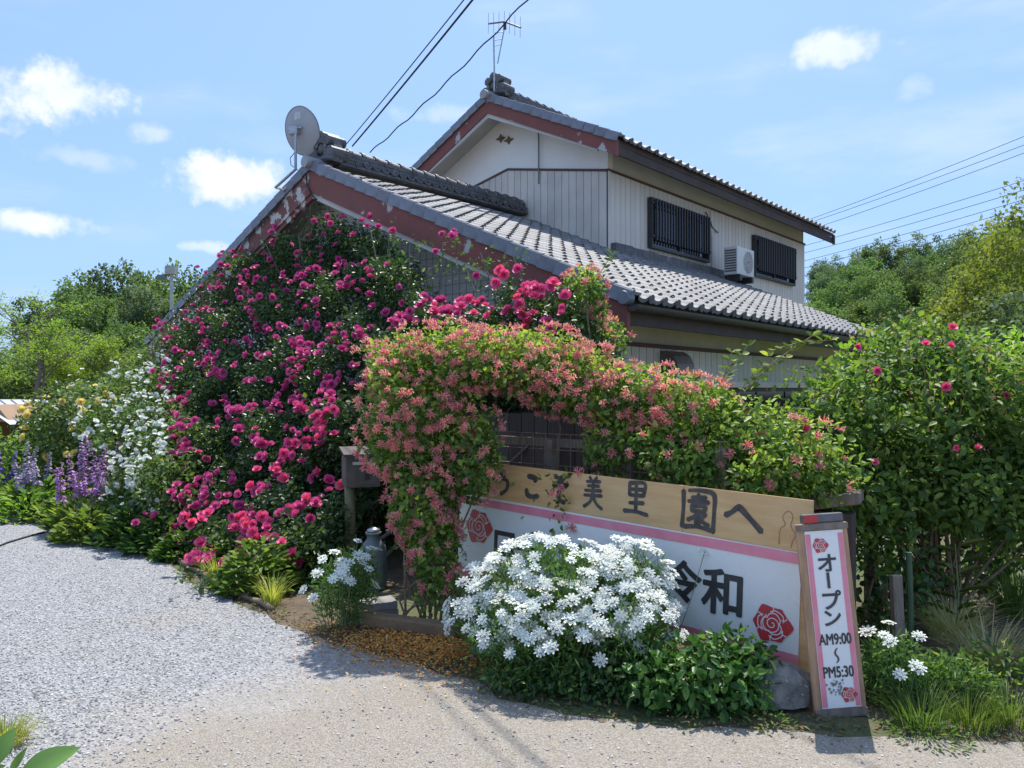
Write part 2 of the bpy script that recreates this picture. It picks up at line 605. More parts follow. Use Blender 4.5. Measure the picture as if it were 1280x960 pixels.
def path_material():
    m = bpy.data.materials.new('gravel and packed grit')
    m.use_nodes = True
    T = NT(m.node_tree)
    b = T.n['Principled BSDF']
    g = T.new('ShaderNodeNewGeometry')
    pos = g.outputs['Position']
    sep = T.new('ShaderNodeSeparateXYZ')
    T.l.new(pos, sep.inputs[0])
    # loose grey gravel lies up the drive, trodden tan grit along the road: real wear boundary with a ragged edge
    n = T.noise(1.1, 6, .62, pos)
    lin = T.math('ADD', T.math('MULTIPLY', sep.outputs[0], .87), T.math('MULTIPLY', sep.outputs[1], -.50))
    tan = T.step(T.math('ADD', lin, T.math('MULTIPLY', T.math('SUBTRACT', n, .5), 1.9)), -3.75, -2.55)
    v = T.new('ShaderNodeTexVoronoi')
    v.inputs['Scale'].default_value = 85
    T.l.new(pos, v.inputs['Vector'])
    vs = T.new('ShaderNodeSeparateColor')
    T.l.new(v.outputs['Color'], vs.inputs[0])
    v2 = T.new('ShaderNodeTexVoronoi')
    v2.inputs['Scale'].default_value = 190
    T.l.new(pos, v2.inputs['Vector'])
    vs2 = T.new('ShaderNodeSeparateColor')
    T.l.new(v2.outputs['Color'], vs2.inputs[0])
    grey = T.ramp(vs.outputs[0], [(0, (.15, .153, .162)), (.45, (.27, .273, .28)), (1, (.42, .42, .42))])
    grit = T.ramp(vs2.outputs[0], [(0, (.21, .18, .14)), (.5, (.30, .265, .215)), (1, (.41, .375, .32))])
    big = T.noise(.7, 5, .6, pos)
    col = T.mix(tan, grey, grit)
    col = T.mix(T.math('MULTIPLY', T.step(big, .5, .75), .35), col, (.32, .265, .195))
    gn = T.noise(3.1, 4, .6, pos)
    col = T.mix(T.math('MULTIPLY', T.step(gn, .70, .76), .55), col, (.26, .27, .11))
    T.l.new(col, b.inputs['Base Color'])
    b.inputs['Roughness'].default_value = .85
    bp = T.new('ShaderNodeBump')
    bp.inputs['Distance'].default_value = .012
    bp.inputs['Strength'].default_value = .9
    hmix = T.mix(tan, v.outputs['Distance'], T.math('MULTIPLY', v2.outputs['Distance'], .5))
    T.l.new(hmix, bp.inputs['Height'])
    T.l.new(bp.outputs[0], b.inputs['Normal'])
    return m


o = MB().add([(-700, -60, 0), (700, -60, 0), (700, 900, 0), (-700, 900, 0)], [(0, 1, 2, 3)]).build('ground', ground_material())
tag(o, 'garden ground of brown soil and grass', 'ground', kind='structure')

PATH = [(-7.2, 9.9), (-5.85, 9.85), (-5.25, 9.0), (-4.75, 8.35), (-3.95, 7.6), (-3.2, 6.98), (-2.6, 6.25), (-2.1, 5.72), (-1.72, 5.3), (-1.35, 4.95), (-1.0, 4.62), (-.6, 4.4), (-.25, 4.12),
        (-.05, 3.86), (.3, 3.68), (.62, 3.57), (1.1, 3.5), (1.6, 3.45), (2.3, 3.36), (3.2, 3.25), (7, 3.0), (30, 2.0), (30, -45), (-34, -45), (-34, 7.5), (-12, 9.0)]  # unseen gravel extended left and behind the camera to bounce light


def ragged(poly, step=.12, amp=.03, skip=6):
    out = []
    n = len(poly)
    for i in range(n):
        a, b = np.array(poly[i]), np.array(poly[(i + 1) % n])
        if i >= n - skip:
            out.append(tuple(a))
            continue
        k = max(1, int(np.linalg.norm(b - a) / step))
        for j in range(k):
            q = a + (b - a) * j / k + rng.normal(size=2) * amp
            out.append(tuple(q))
    return out


pp = ragged(PATH)
bm = bmesh.new()
bm.faces.new([bm.verts.new((x, y, .006)) for x, y in pp])
bmesh.ops.triangulate(bm, faces=bm.faces[:])
me = bpy.data.meshes.new('gravel_path')
bm.to_mesh(me)
bm.free()
me.materials.append(path_material())
o = bpy.data.objects.new('gravel_path', me)
COL.objects.link(o)
tag(o, 'pale gravel drive running past the house', 'path', kind='structure')


def gravel_stones():
    n = 52000
    Y = 2.7 + 6.8 * rng.random(n) ** 1.25
    u = rng.uniform(-.70, .62, n)
    X = u * Y
    keep = np.ones(n, bool)
    ed = np.array(PATH[:20])
    yb = np.interp(X, ed[:, 0], ed[:, 1])
    keep &= (Y < yb - .03)
    lin = .87 * X - .5 * Y + .5 * np.sin(2.3 * X + 1.1 * Y)
    pk = np.clip((-2.6 - lin) / 1.1, .10, 1)
    keep &= rng.random(n) < pk
    X, Y = X[keep], Y[keep]
    n = len(X)
    r = rng.uniform(.0035, .0085, n)
    base = np.array([(1, 0, 0), (0, 1, 0), (-1, 0, 0), (0, -1, 0), (0, 0, .8), (0, 0, -.5)], float)
    F = np.array([(0, 1, 4), (1, 2, 4), (2, 3, 4), (3, 0, 4)])
    V = base[None] * rng.uniform(.6, 1.4, (n, 6, 3)) * r[:, None, None]
    a = rng.random(n) * 6.28
    c, s = np.cos(a)[:, None], np.sin(a)[:, None]
    V = np.stack([V[:, :, 0] * c - V[:, :, 1] * s + X[:, None], V[:, :, 0] * s + V[:, :, 1] * c + Y[:, None], V[:, :, 2] + .007 + r[:, None] * .25], 2)
    m = bpy.data.materials.new('loose gravel')
    m.use_nodes = True
    T = NT(m.node_tree)
    at_ = T.new('ShaderNodeAttribute', attribute_name='rnd')
    T.l.new(T.ramp(at_.outputs['Fac'], [(0, (.11, .11, .12)), (.4, (.26, .265, .275)), (.8, (.38, .38, .375)), (1, (.5, .485, .46))]), T.n['Principled BSDF'].inputs['Base Color'])
    T.n['Principled BSDF'].inputs['Roughness'].default_value = .8
    o = from_arrays('loose_gravel', V.reshape(-1, 3), (F[None] + (np.arange(n) * 6)[:, None, None]).reshape(-1, 3), m, None, np.repeat(rng.random(n), 6), kind='stuff')
    tag(o, 'loose grey gravel stones scattered over the drive', 'gravel')


gravel_stones()


def hill_h(x, y):
    hr = 13.5 * sstep((.75 * (x - 8) + (y - 42)) / 85) * sstep((x + 2) / 22)
    hl = 3.2 * sstep((y - 40) / 40) * sstep((-x - 6) / 18)
    return hr + hl


def hills():
    xs = np.linspace(-170, 190, 91)
    ys = np.linspace(34, 230, 50)
    X, Y = np.meshgrid(xs, ys)
    Z = hill_h(X, Y) + .4 * np.sin(X * .21) * np.cos(Y * .17) - .35
    V = np.stack([X.ravel(), Y.ravel(), Z.ravel()], 1)
    i = np.arange(len(xs) - 1)[None, :] + (np.arange(len(ys) - 1) * len(xs))[:, None]
    i = i.ravel()
    F = np.stack([i, i + 1, i + 1 + len(xs), i + len(xs)], 1)
    o = from_arrays('hillside', V, F, mat('hillside undergrowth', (.035, .065, .022), (.06, .09, .03), .95, .3, .6, 2), None, smooth=True)
    tag(o, 'wooded hillside behind the house', 'hill', kind='structure')


hills()


# ------------------------------------------------------------------ the house
HOUSE = empty('house', (E0[0], E0[1], 0), TH, 'two storey house with grey tiled gable roofs and red barge boards', 'house')


class House:
    ZE, ZA, GA, SL = 2.5, 4.85, 5.4, 9.3          # lower roof: eave height, apex height, half width, length
    UE, UA, U0, U1 = 5.72, 7.1, 4.1, 14.4         # upper roof
    UG, UH = 5.74, 2.9                            # ridge line, half width


def unitbox(name, m):
    return MB().box((0, 0, 0), (1, 1, 1)).mesh(name, m)


def ptag(o, label):
    o['label'] = label
    return o


def prism_s(pts, s0, s1):
    return MB().prism([(s0, g, z) for g, z in pts], (s1 - s0, 0, 0))


def tile_mesh(name, m, drop=.022, eave=False):
    xs = [0, .035, .085, .135, .172, .2, .235, .262, .283]
    zs = [.014, -.002, -.012, -.008, .012, .032, .042, .034, .016]
    n = len(xs)
    mb = MB()
    top = [(x, 0, z) for x, z in zip(xs, zs)]
    bak = [(x, .285, z - .002) for x, z in zip(xs, zs)]
    low = [(x, .0, z - drop) for x, z in zip(xs, zs)]
    mb.add(top + bak + low, [(i, i + 1, n + i + 1, n + i) for i in range(n - 1)] + [(2 * n + i, 2 * n + i + 1, i + 1, i) for i in range(n - 1)])
    if eave:                                       # the round end of an eave tile
        k = 10
        c = Vector((.235, -.012, -.002))
        ring = [c + Vector((.05 * math.cos(2 * math.pi * i / k), 0, .05 * math.sin(2 * math.pi * i / k))) for i in range(k)]
        ring2 = [p + Vector((0, .03, 0)) for p in ring]
        mb.add(ring + ring2, [tuple(range(k))] + [(i, k + i, k + (i + 1) % k, (i + 1) % k) for i in range(k)])
    return mb.mesh(name, m, False)


def slope_matrix(s, d, g0, z0, slope, sign=1, lift=0.0, tilt=0.0):
    """a frame on a roof slope, d metres up from the eave; sign=+1 rises with g"""
    c = 1 / math.hypot(1, slope)
    sn = slope * c
    Y = Vector((0, sign * c, sn))
    X = Vector((1, 0, 0))
    Z = Vector((0, -sign * sn, c))
    p = Vector((s, g0 + sign * d * c, z0 + d * sn)) + Z * lift
    Y2 = (Y - Z * tilt).normalized()
    Z2 = (Z + Y * tilt).normalized()
    return Matrix(((X.x, Y2.x, Z2.x, p.x), (X.y, Y2.y, Z2.y, p.y), (X.z, Y2.z, Z2.z, p.z), (0, 0, 0, 1)))


ROW, COLW = .236, .272
T_PLAIN = tile_mesh('roof_tile', M_tile)
T_EAVE = tile_mesh('eave_tile', M_tile, .04, True)


def lay_tiles(roof, g0, z0, slope, s0, s1, rows, keepf, nmax, sign=1):
    """tiles row by row; the nmax that stand nearest the road are parts of their own, the rest one part"""
    cells = []
    ncol = int((s1 - s0) / COLW)
    for r_ in range(rows):
        for c in range(ncol):
            s = s0 + c * COLW
            if not keepf(s, r_ * ROW):
                continue
            mtx = slope_matrix(s + random.uniform(-.003, .003), r_ * ROW - .05 + random.uniform(-.004, .004), g0, z0, slope, sign, .045 + random.uniform(-.003, .003), .105)
            w = hw(mtx.translation.x, mtx.translation.y, mtx.translation.z)
            cells.append((w.length, r_ == 0, mtx))
    cells.sort(key=lambda q: q[0])
    rest = MB()
    for i, (d, ev, mtx) in enumerate(cells):
        if i < nmax:
            inst('eave_tile' if ev else 'roof_tile', T_EAVE if ev else T_PLAIN, roof, mtx)
        else:
            me = T_EAVE if ev else T_PLAIN
            rest.add([mtx @ v.co for v in me.vertices], [tuple(p.vertices) for p in me.polygons])
    if rest.v:
        o = rest.build('distant_tiles', M_tile, roof)
        o['kind'] = 'stuff'


def edge_tile_mesh():
    mb = MB()
    mb.box((-.05, 0, .03), (.13, .262, .062))
    mb.box((-.07, 0, -.07), (-.05, .262, .068))
    mb.tube([(-.015, -.002, .048), (-.015, .262, .05)], .034, 8)
    return mb.mesh('edge_tile', M_edge_tile)


T_EDGE = edge_tile_mesh()


def ridge_cap_mesh():
    mb = MB()
    prof = [(.105, 0), (.105, .29)]
    n = 10
    pts = [(.0 + .0, math.cos(math.pi * i / n) * .1, math.sin(math.pi * i / n) * .095) for i in range(n + 1)]
    a = [(0, y, z) for _, y, z in pts]
    b = [(.3, y * .9, z * .9) for _, y, z in pts]
    mb.add(a + b, [(i, n + 1 + i, n + 2 + i, i + 1) for i in range(n)] + [tuple(range(n + 1))])
    c = [(-.012, y * 1.14, z * 1.14) for _, y, z in pts]
    d = [(.05, y * 1.14, z * 1.14) for _, y, z in pts]
    mb.add(c + d, [(i, n + 1 + i, n + 2 + i, i + 1) for i in range(n)] + [tuple(range(n + 1))])
    return mb.mesh('ridge_cap', M_tile_dark)


T_CAP = ridge_cap_mesh()


def ridge(parent, s0, s1, g, z, courses=4, scallops=True):
    base = MB()
    h = .058
    for i in range(courses):
        w = .20 - .018 * i
        # each course is a row of flat tiles with slightly uneven ends
        s = s0
        while s < s1 - .02:
            e = min(s + .29, s1)
            j = random.uniform(-.006, .006)
            base.box((s + .004, g - w + j, z + i * h + .012), (e - .004, g + w + j, z + (i + 1) * h - .004 + .004))
            s = e
        base.box((s0 + .01, g - w + .03, z + i * h - .004), (s1 - .01, g + w - .03, z + i * h + .012))
    o = base.build('ridge_course', M_tile_dark, parent)
    o['kind'] = 'stuff'
    k = 0
    s = s0
    while s < s1 - .1:
        inst('ridge_cap', T_CAP, parent, Matrix.Translation((s, g, z + courses * h + .004)) @ Matrix.Rotation(random.uniform(-.02, .02), 4, 'Z'))
        s += .255
    if scallops:
        sc = MB()
        n = 9
        for i in range(n):
            a, b = math.pi * i / n, math.pi * (i + 1) / n
            sc.add([(math.cos(a) * .085, 0, -math.sin(a) * .075), (math.cos(b) * .085, 0, -math.sin(b) * .075), (math.cos(b) * .085, -.05, -math.sin(b) * .075), (math.cos(a) * .085, -.05, -math.sin(a) * .075),
                    (math.cos(b) * .055, -.05, -math.sin(b) * .045), (math.cos(a) * .055, -.05, -math.sin(a) * .045)], [(0, 1, 2, 3), (3, 2, 4, 5)])
        me = sc.mesh('wave_tile', M_tile_dark)
        s = s0 + .5
        while s < s1 - .1:
            inst('wave_tile', me, parent, Matrix.Translation((s, g - .165, z + 2.15 * h)))
            s += .175


def ridge_end(parent, s, g, z, k=1.0):
    """ogre-tile ornament: arched slab, boss and rolled scrolls"""
    mb = MB()
    arch = [(-.24, 0), (-.25, .16), (-.2, .3), (-.11, .39), (0, .42), (.11, .39), (.2, .3), (.25, .16), (.24, 0)]
    mb.prism([(s, g + a * k, z + b * k) for a, b in arch], (.13 * k, 0, 0))
    X = Matrix.Rotation(R(90), 3, 'Y')
    for a, b, r_ in [(-.2, .12, .09), (.2, .12, .09), (-.13, .3, .075), (.13, .3, .075), (0, .36, .085)]:
        p = [(r_ * k * .55, -.05 * k), (r_ * k, -.04 * k), (r_ * k, .24 * k), (r_ * k * .8, .26 * k)]
        mb.lathe(p, 12, (s - .03, g + a * k, z + b * k), X)
    for a, b in [(-.09, .0), (.09, .0), (0, .14)]:
        mb.lathe([(.03 * k, -.07 * k), (.065 * k, -.05 * k), (.07 * k, .05 * k)], 10, (s - .01, g + a * k, z + b * k + .07), X)
    mb.tube([(s - .05, g - .3 * k, z + .02), (s - .06, g - .15 * k, z + .06), (s - .06, g + .15 * k, z + .06), (s - .05, g + .3 * k, z + .02)], .04 * k, 8)
    mb.tube([(s - .06, g - .1 * k, z + .1 * k), (s - .07, g - .12 * k, z + .25 * k), (s - .07, g, z + .33 * k), (s - .07, g + .12 * k, z + .25 * k), (s - .06, g + .1 * k, z + .1 * k)], .03 * k, 8)
    o = mb.build('ridge_end_ornament', M_tile_dark, parent, smooth=False)
    cap = MB().lathe([(.03, -.02), (.085, -.015), (.088, .0), (.088, .42)], 14, (s - .33, g, z - .03), X).build('round_end_tile', mat('pale end tile', (.34, .34, .35), (.28, .28, .29), .6, 5), parent)


def build_lower():
    h = House
    sl = (h.ZA - h.ZE) / h.GA
    zt = lambda g: h.ZE + sl * min(g, 2 * h.GA - g)
    # walls
    w = prism_s([(.72, 0), (10.08, 0), (10.08, zt(10.08) - .16), (h.GA, h.ZA - .16), (.72, zt(.72) - .16)], .6, .75).build('gable_wall', M_plaster, HOUSE)
    w2 = MB().box((.75, .72, 0), (9.0, .86, zt(.72) - .13)).build('side_wall', M_cream, HOUSE)
    MB().box((.752, 9.94, 0), (9.0, 10.08, zt(10.08) - .13)).build('rear_wall', M_cream, HOUSE)
    prism_s([(.86, 0), (9.94, 0), (9.94, zt(9.94) - .16), (h.GA, h.ZA - .16), (.86, zt(.86) - .16)], 8.85, 9.0).build('end_wall', M_plaster, HOUSE)
    MB().box((.62, .705, .25), (9.0, .718, 2.05)).build('siding_backing', M_seam, w2)
    bd = unitbox('siding_board', M_siding)
    s = .62
    while s < 8.95:
        inst('siding_board', bd, w2, Matrix.Translation((s + .006, .678, .25)) @ Matrix.Diagonal((.153, .026, 1.8, 1)))
        s += .165
    MB().box((.58, .66, 2.05), (9.02, .717, 2.10)).build('wall_trim', M_trim, w2)
    MB().box((.55, .64, 0), (.70, .717, 2.56)).build('corner_post', M_rafter, w2)
    MB().box((8.9, .64, 0), (9.05, .717, 2.56)).build('corner_post', M_rafter, w2)
    # a dark window band low on the side wall
    win = MB().box((2.2, .62, .55), (6.5, .676, 1.58)).build('window', M_black, HOUSE)
    for i in range(4):
        MB().box((2.27 + i * 1.06, .605, .62), (3.26 + i * 1.06, .618, 1.52)).build('pane', M_glass, win)
    MB().box((2.1, .56, 1.58), (6.6, .675, 1.66)).build('window_hood', M_siding, win)
    # range hood vent on the side wall
    vx = 1.75
    pts = [(.676, 1.72), (.676, 2.02), (.58, 2.02), (.49, 1.96), (.44, 1.86), (.425, 1.72)]
    v = prism_s(pts, vx, vx + .42).build('vent_hood', mat('brown vent hood', (.2, .165, .14), (.15, .12, .1), .5, 5), HOUSE)
    # roof body
    th = .1
    r_ = prism_s([(0.02, h.ZE - .05), (h.GA, h.ZA - .05), (2 * h.GA - .02, h.ZE - .05), (2 * h.GA - .02, h.ZE - .05 - th), (h.GA, h.ZA - .05 - th), (.02, h.ZE - .05 - th)], .03, h.SL - .03).build('roof', M_rafter, HOUSE)
    up_g = 3.44
    def keep(s, d):
        g = d / math.hypot(1, sl)
        if g > up_g - .05 and s > 4.5:
            return False
        return g < h.GA - .22
    lay_tiles(r_, 0, h.ZE - .05, sl, .08, h.SL - .1, 25, keep, 300)
    # left slope: it faces away, tiles joined
    rest = MB()
    for k in range(25):
        for c in range(34):
            if k * ROW < 5.6:
                mtx = slope_matrix(.08 + c * COLW, k * ROW - .05, 2 * h.GA, h.ZE - .05, sl, -1, .045, .105)
                rest.add([mtx @ v.co for v in T_PLAIN.vertices], [tuple(p.vertices) for p in T_PLAIN.polygons])
    rest.build('rear_tiles', M_tile, r_)['kind'] = 'stuff'
    n = int(math.hypot(h.GA, h.ZA - h.ZE) / .25)
    for i in range(n + 1):
        inst('edge_tile', T_EDGE, r_, slope_matrix(0, i * .248 - .04, 0, h.ZE - .05, sl, 1, .02 + random.uniform(-.004, .004), .045))
        inst('edge_tile', T_EDGE, r_, slope_matrix(0, i * .248 - .04, 2 * h.GA, h.ZE - .05, sl, -1, .02 + random.uniform(-.004, .004), .045))
    # barge boards and soffits
    a = prism_s([(.0, h.ZE - .06), (h.GA, h.ZA - .06), (h.GA, h.ZA - .44), (.0, h.ZE - .42)], -.03, .03).build('barge_board', M_barge, r_)
    b = prism_s([(h.GA + .001, h.ZA - .06), (2 * h.GA, h.ZE - .06), (2 * h.GA, h.ZE - .42), (h.GA + .001, h.ZA - .44)], -.03, .03).build('barge_board', M_barge_worn, r_)
    ptag(b, 'barge board with badly peeling paint')
    prism_s([(.35, zt(.35) - .40), (h.GA, h.ZA - .44), (h.GA, h.ZA - .52), (.35, zt(.35) - .47)], -.005, .05).build('barge_strip', M_soffit, r_)
    prism_s([(h.GA + .001, h.ZA - .44), (2 * h.GA - .35, zt(.35) - .40), (2 * h.GA - .35, zt(.35) - .47), (h.GA + .001, h.ZA - .52)], -.005, .05).build('barge_strip', M_barge_worn, r_)
    prism_s([(.05, zt(.05) - .153), (h.GA - .001, h.ZA - .152), (h.GA - .001, h.ZA - .168), (.05, zt(.05) - .17)], .055, .598).build('soffit', M_soffit, r_)
    prism_s([(h.GA + .002, h.ZA - .152), (2 * h.GA - .05, zt(.05) - .153), (2 * h.GA - .05, zt(.05) - .17), (h.GA + .002, h.ZA - .168)], .055, .598).build('soffit', M_soffit, r_)
    # eave timbers and gutter
    MB().box((.04, .03, h.ZE - .30), (h.SL - .05, .075, h.ZE - .155)).build('fascia', M_rafter, r_)
    for i in range(21):
        s = .3 + i * .44
        prism_s([(.08, zt(.08) - .156), (.715, zt(.715) - .156), (.715, zt(.715) - .24), (.08, zt(.08) - .24)], s, s + .06).build('rafter', M_rafter, r_)
    gp = []
    mb = MB()
    n = 8
    for sx in (-.02, h.SL):
        for i in range(n + 1):
            t = math.pi + math.pi * i / n
            gp.append((sx, -.055 + .065 * math.cos(t), h.ZE - .115 + .065 * math.sin(t)))
    mb.add(gp, [(i, i + 1, n + 2 + i, n + 1 + i) for i in range(n)] + [tuple(range(n + 1))])
    mb.build('gutter', M_gutter, r_)
    # the half round end tile at the corner of the eave
    MB().lathe([(.02, -.01), (.065, -.01), (.07, .0), (.07, .1)], 14, (-.08, .01, h.ZE - .045), Matrix.Rotation(R(90), 3, 'Y')).build('corner_tile', M_edge_tile, r_)
    ridge(r_, .34, 4.62, h.GA, h.ZA + .0, 4)
    ridge_end(r_, .20, h.GA, h.ZA + .02, 1.08)
    # small step flashing tiles where the roof meets the upper wall
    fl = MB()
    s = 4.72
    while s < 9.2:
        fl.box((s, up_g - .16, zt(up_g - .1) + .0), (s + .27, up_g - .03, zt(up_g) + .09 + random.uniform(0, .02)))
        s += .28
    fl.build('wall_flashing', M_tile_dark, r_)['kind'] = 'stuff'
    # wiring clutter under the apex
    MB().tube([hp for hp in [(-.05, 5.5, 4.75), (-.06, 5.45, 4.5), (-.03, 5.3, 4.3), (.3, 5.1, 4.28), (.58, 5.0, 4.3)]], .012, 6).build('service_wire', M_cable, HOUSE)
    MB().tube([(.57, 4.65, 4.2), (.57, 4.65, 3.9), (.57, 4.64, 2.4)], .018, 6).build('conduit', M_iron, HOUSE)
    MB().tube([(-.05, 5.6, 4.8), (-.06, 6.2, 4.35), (-.06, 7.3, 3.85), (-.04, 8.8, 3.2)], .010, 5).build('service_wire', M_cable, HOUSE)


def lattice_window(s0, s1, z0, z1, g):
    w = MB()
    f = .055
    w.box((s0, g - .10, z0), (s1, g, z0 + f)).box((s0, g - .10, z1 - f), (s1, g, z1)).box((s0, g - .10, z0 + f), (s0 + f, g, z1 - f)).box((s1 - f, g - .10, z0 + f), (s1, g, z1 - f))
    w.box(((s0 + s1) / 2 - .03, g - .05, z0 + f), ((s0 + s1) / 2 + .03, g, z1 - f))
    o = w.build('window', M_black, HOUSE)
    for a, b in ((s0 + f, (s0 + s1) / 2 - .03), ((s0 + s1) / 2 + .03, s1 - f)):
        MB().box((a, g - .02, z0 + f), (b, g - .008, z1 - f)).build('pane', M_glass, o)
    bar = unitbox('slat', M_black)
    n = int((s1 - s0) / .105)
    for i in range(n):
        x = s0 + f + (s1 - s0 - 2 * f) * (i + .5) / n
        inst('slat', bar, o, Matrix.Translation((x - .016, g - .155, z0 + .14)) @ Matrix.Diagonal((.032, .03, z1 - z0 - .16, 1)))
    for zz in (z0 + .2, z1 - .12):
        MB().box((s0 - .02, g - .124, zz), (s1 + .02, g - .101, zz + .035)).build('lattice_rail', M_black, o)
    return o


def build_upper():
    h = House
    sl = (h.UA - h.UE) / h.UH
    gl, gr = h.UG - h.UH, h.UG + h.UH          # 2.84, 8.64
    g0, g1 = 3.44, 8.04
    s0, s1 = 4.7, 13.8
    zt = lambda g: h.UE + sl * (h.UH - abs(g - h.UG))
    w = prism_s([(g0, 2.3), (g1, 2.3), (g1, zt(g1) - .16), (h.UG, h.UA - .16), (g0, zt(g0) - .16)], s0, s0 + .15).build('gable_wall', M_plaster, HOUSE)
    w2 = MB().box((s0 + .15, g0, 0), (s1, g0 + .15, zt(g0) - .14)).build('side_wall', mat('grey cream side plaster', (.58, .575, .55), (.53, .525, .50), .85, 1.5), HOUSE)  # greyish cream plaster on the upper side wall
    MB().box((s0 + .152, g1 - .15, 0), (s1, g1, zt(g1) - .14)).build('rear_wall', M_plaster, HOUSE)
    prism_s([(g0 + .15, 0), (g1 - .15, 0), (g1 - .15, zt(g1 - .15) - .16), (h.UG, h.UA - .16), (g0 + .15, zt(g0 + .15) - .16)], s1 - .15, s1).build('end_wall', M_plaster, HOUSE)
    # vertical siding on the gable, its top edge a shallow inverted V
    band = lambda g: 5.35 + .196 * (2.3 - abs(g - h.UG))
    bk = prism_s([(g0, 3.2), (g1, 3.2), (g1, band(g1)), (h.UG, band(h.UG)), (g0, band(g0))], s0 - .012, s0 - .002).build('siding_backing', M_seam, w)
    n = 28
    for i in range(n):
        a, b = g0 + (g1 - g0) * i / n + .006, g0 + (g1 - g0) * (i + 1) / n - .006
        prism_s([(a, 3.2), (b, 3.2), (b, band(b)), (a, band(a))], s0 - .038, s0 - .013).build('siding_board', M_siding, w)
    for a, b in ((g0 - .035, h.UG), (h.UG, g1 + .03)):
        prism_s([(a, band(a)), (b, band(b)), (b, band(b) + .045), (a, band(a) + .045)], s0 - .05, s0 - .002).build('wall_trim', M_trim, w)
    # side wall siding
    MB().box((s0, g0 - .012, 3.0), (s1, g0 - .002, 5.35)).build('siding_backing', M_seam, w2)
    bd = unitbox('siding_board', M_siding)
    s = s0
    while s < s1 - .05:
        inst('siding_board', bd, w2, Matrix.Translation((s + .006, g0 - .038, 3.0)) @ Matrix.Diagonal((min(.153, s1 - s - .01), .025, 2.35, 1)))
        s += .165
    MB().box((s0 - .05, g0 - .05, 5.35), (s1 + .02, g0 - .002, 5.395)).build('wall_trim', M_trim, w2)
    MB().box((s0 - .055, g0 - .055, 3.1), (s0 + .012, g0 - .039, 5.35)).build('corner_trim', M_siding, w2)
    lattice_window(5.94, 8.25, 4.19, 5.13, g0 - .04)
    lattice_window(10.5, 12.9, 4.17, 5.12, g0 - .04)
    # gable crest
    c = MB()
    for dg, dz in ((-.1, -.02), (.1, .05)):
        P = [(dg - .13, dz), (dg - .03, dz + .035), (dg, dz + .085), (dg + .03, dz + .035), (dg + .13, dz), (dg + .03, dz - .035), (dg, dz - .085), (dg - .03, dz - .035)]
        c.prism([(s0 - .03 - (.01 if dg > 0 else 0), h.UG + .1 + g, 6.42 + z) for g, z in P], (.025, 0, 0))
    c.build('gable_crest', mat('bronze crest', (.2, .12, .05), (.1, .06, .03), .5, 10), HOUSE)
    MB().tube([(s0 - .3, 5.2, 6.72), (s0 - .06, 5.0, 6.55), (s0 - .06, 4.95, 6.3), (s0 - .06, 4.95, 5.4)], .014, 6).build('conduit', M_iron, HOUSE)
    MB().tube([(s0 - .56, 5.5, 6.85), (s0 - .3, 5.35, 6.6), (s0 - .08, 5.0, 6.55)], .010, 6).build('service_wire', M_cable, HOUSE)
    MB().lathe([(.05, 0), (.05, .09), (.075, .1), (.075, .16)], 10, (s0 - .09, 5.05, 4.55)).build('vent_pipe', M_iron, HOUSE)
    MB().tube([(8.45, g0 - .06, 5.3), (8.45, g0 - .07, 4.9), (8.5, g0 - .07, 4.7), (8.5, g0 - .07, 3.9)], .03, 7).build('pipe_cover', M_siding, HOUSE)
    MB().tube([(8.2, g0 - .07, 5.25), (8.45, g0 - .1, 4.95), (8.75, g0 - .07, 4.9)], .013, 6).build('service_wire', M_cable, HOUSE)
    # roof
    th = .1
    U0, U1 = h.U0, h.U1
    r_ = prism_s([(gl + .02, h.UE - .05), (h.UG, h.UA - .05), (gr - .02, h.UE - .05), (gr - .02, h.UE - .05 - th), (h.UG, h.UA - .05 - th), (gl + .02, h.UE - .05 - th)], U0 + .03, U1 - .03).build('roof', M_rafter, HOUSE)
    lay_tiles(r_, gl, h.UE - .05, sl, U0 + .08, U1 - .1, 13, lambda s, d: d < 3.0, 150)
    rest = MB()
    for k in range(13):
        for c in range(37):
            mtx = slope_matrix(U0 + .08 + c * COLW, k * ROW - .05, gr, h.UE - .05, sl, -1, .045, .105)
            rest.add([mtx @ v.co for v in T_PLAIN.vertices], [tuple(p.vertices) for p in T_PLAIN.polygons])
    rest.build('rear_tiles', M_tile, r_)['kind'] = 'stuff'
    n = int(math.hypot(h.UH, h.UA - h.UE) / .25)
    for i in range(n + 1):
        for sg, g in ((1, gl), (-1, gr)):
            inst('edge_tile', T_EDGE, r_, slope_matrix(U0, i * .248 - .04, g, h.UE - .05, sl, sg, .02 + random.uniform(-.004, .004), .045))
    prism_s([(gl, h.UE - .06), (h.UG, h.UA - .06), (h.UG, h.UA - .34), (gl, h.UE - .34)], U0 - .03, U0 + .03).build('barge_board', M_barge, r_)
    prism_s([(h.UG + .001, h.UA - .06), (gr, h.UE - .06), (gr, h.UE - .34), (h.UG + .001, h.UA - .34)], U0 - .03, U0 + .03).build('barge_board', M_barge, r_)
    prism_s([(gl + .4, zt(gl + .4) - .3), (h.UG, h.UA - .345), (h.UG, h.UA - .42), (gl + .4, zt(gl + .4) - .37)], U0 - .005, U0 + .05).build('barge_strip', M_soffit, r_)
    prism_s([(h.UG + .001, h.UA - .345), (gr - .3, zt(gr - .3) - .3), (gr - .3, zt(gr - .3) - .37), (h.UG + .001, h.UA - .42)], U0 - .005, U0 + .05).build('barge_strip', M_soffit, r_)
    prism_s([(gl + .05, zt(gl + .05) - .153), (h.UG - .001, h.UA - .153), (h.UG - .001, h.UA - .17), (gl + .05, zt(gl + .05) - .17)], U0 + .055, s0 - .002).build('soffit', M_soffit, r_)
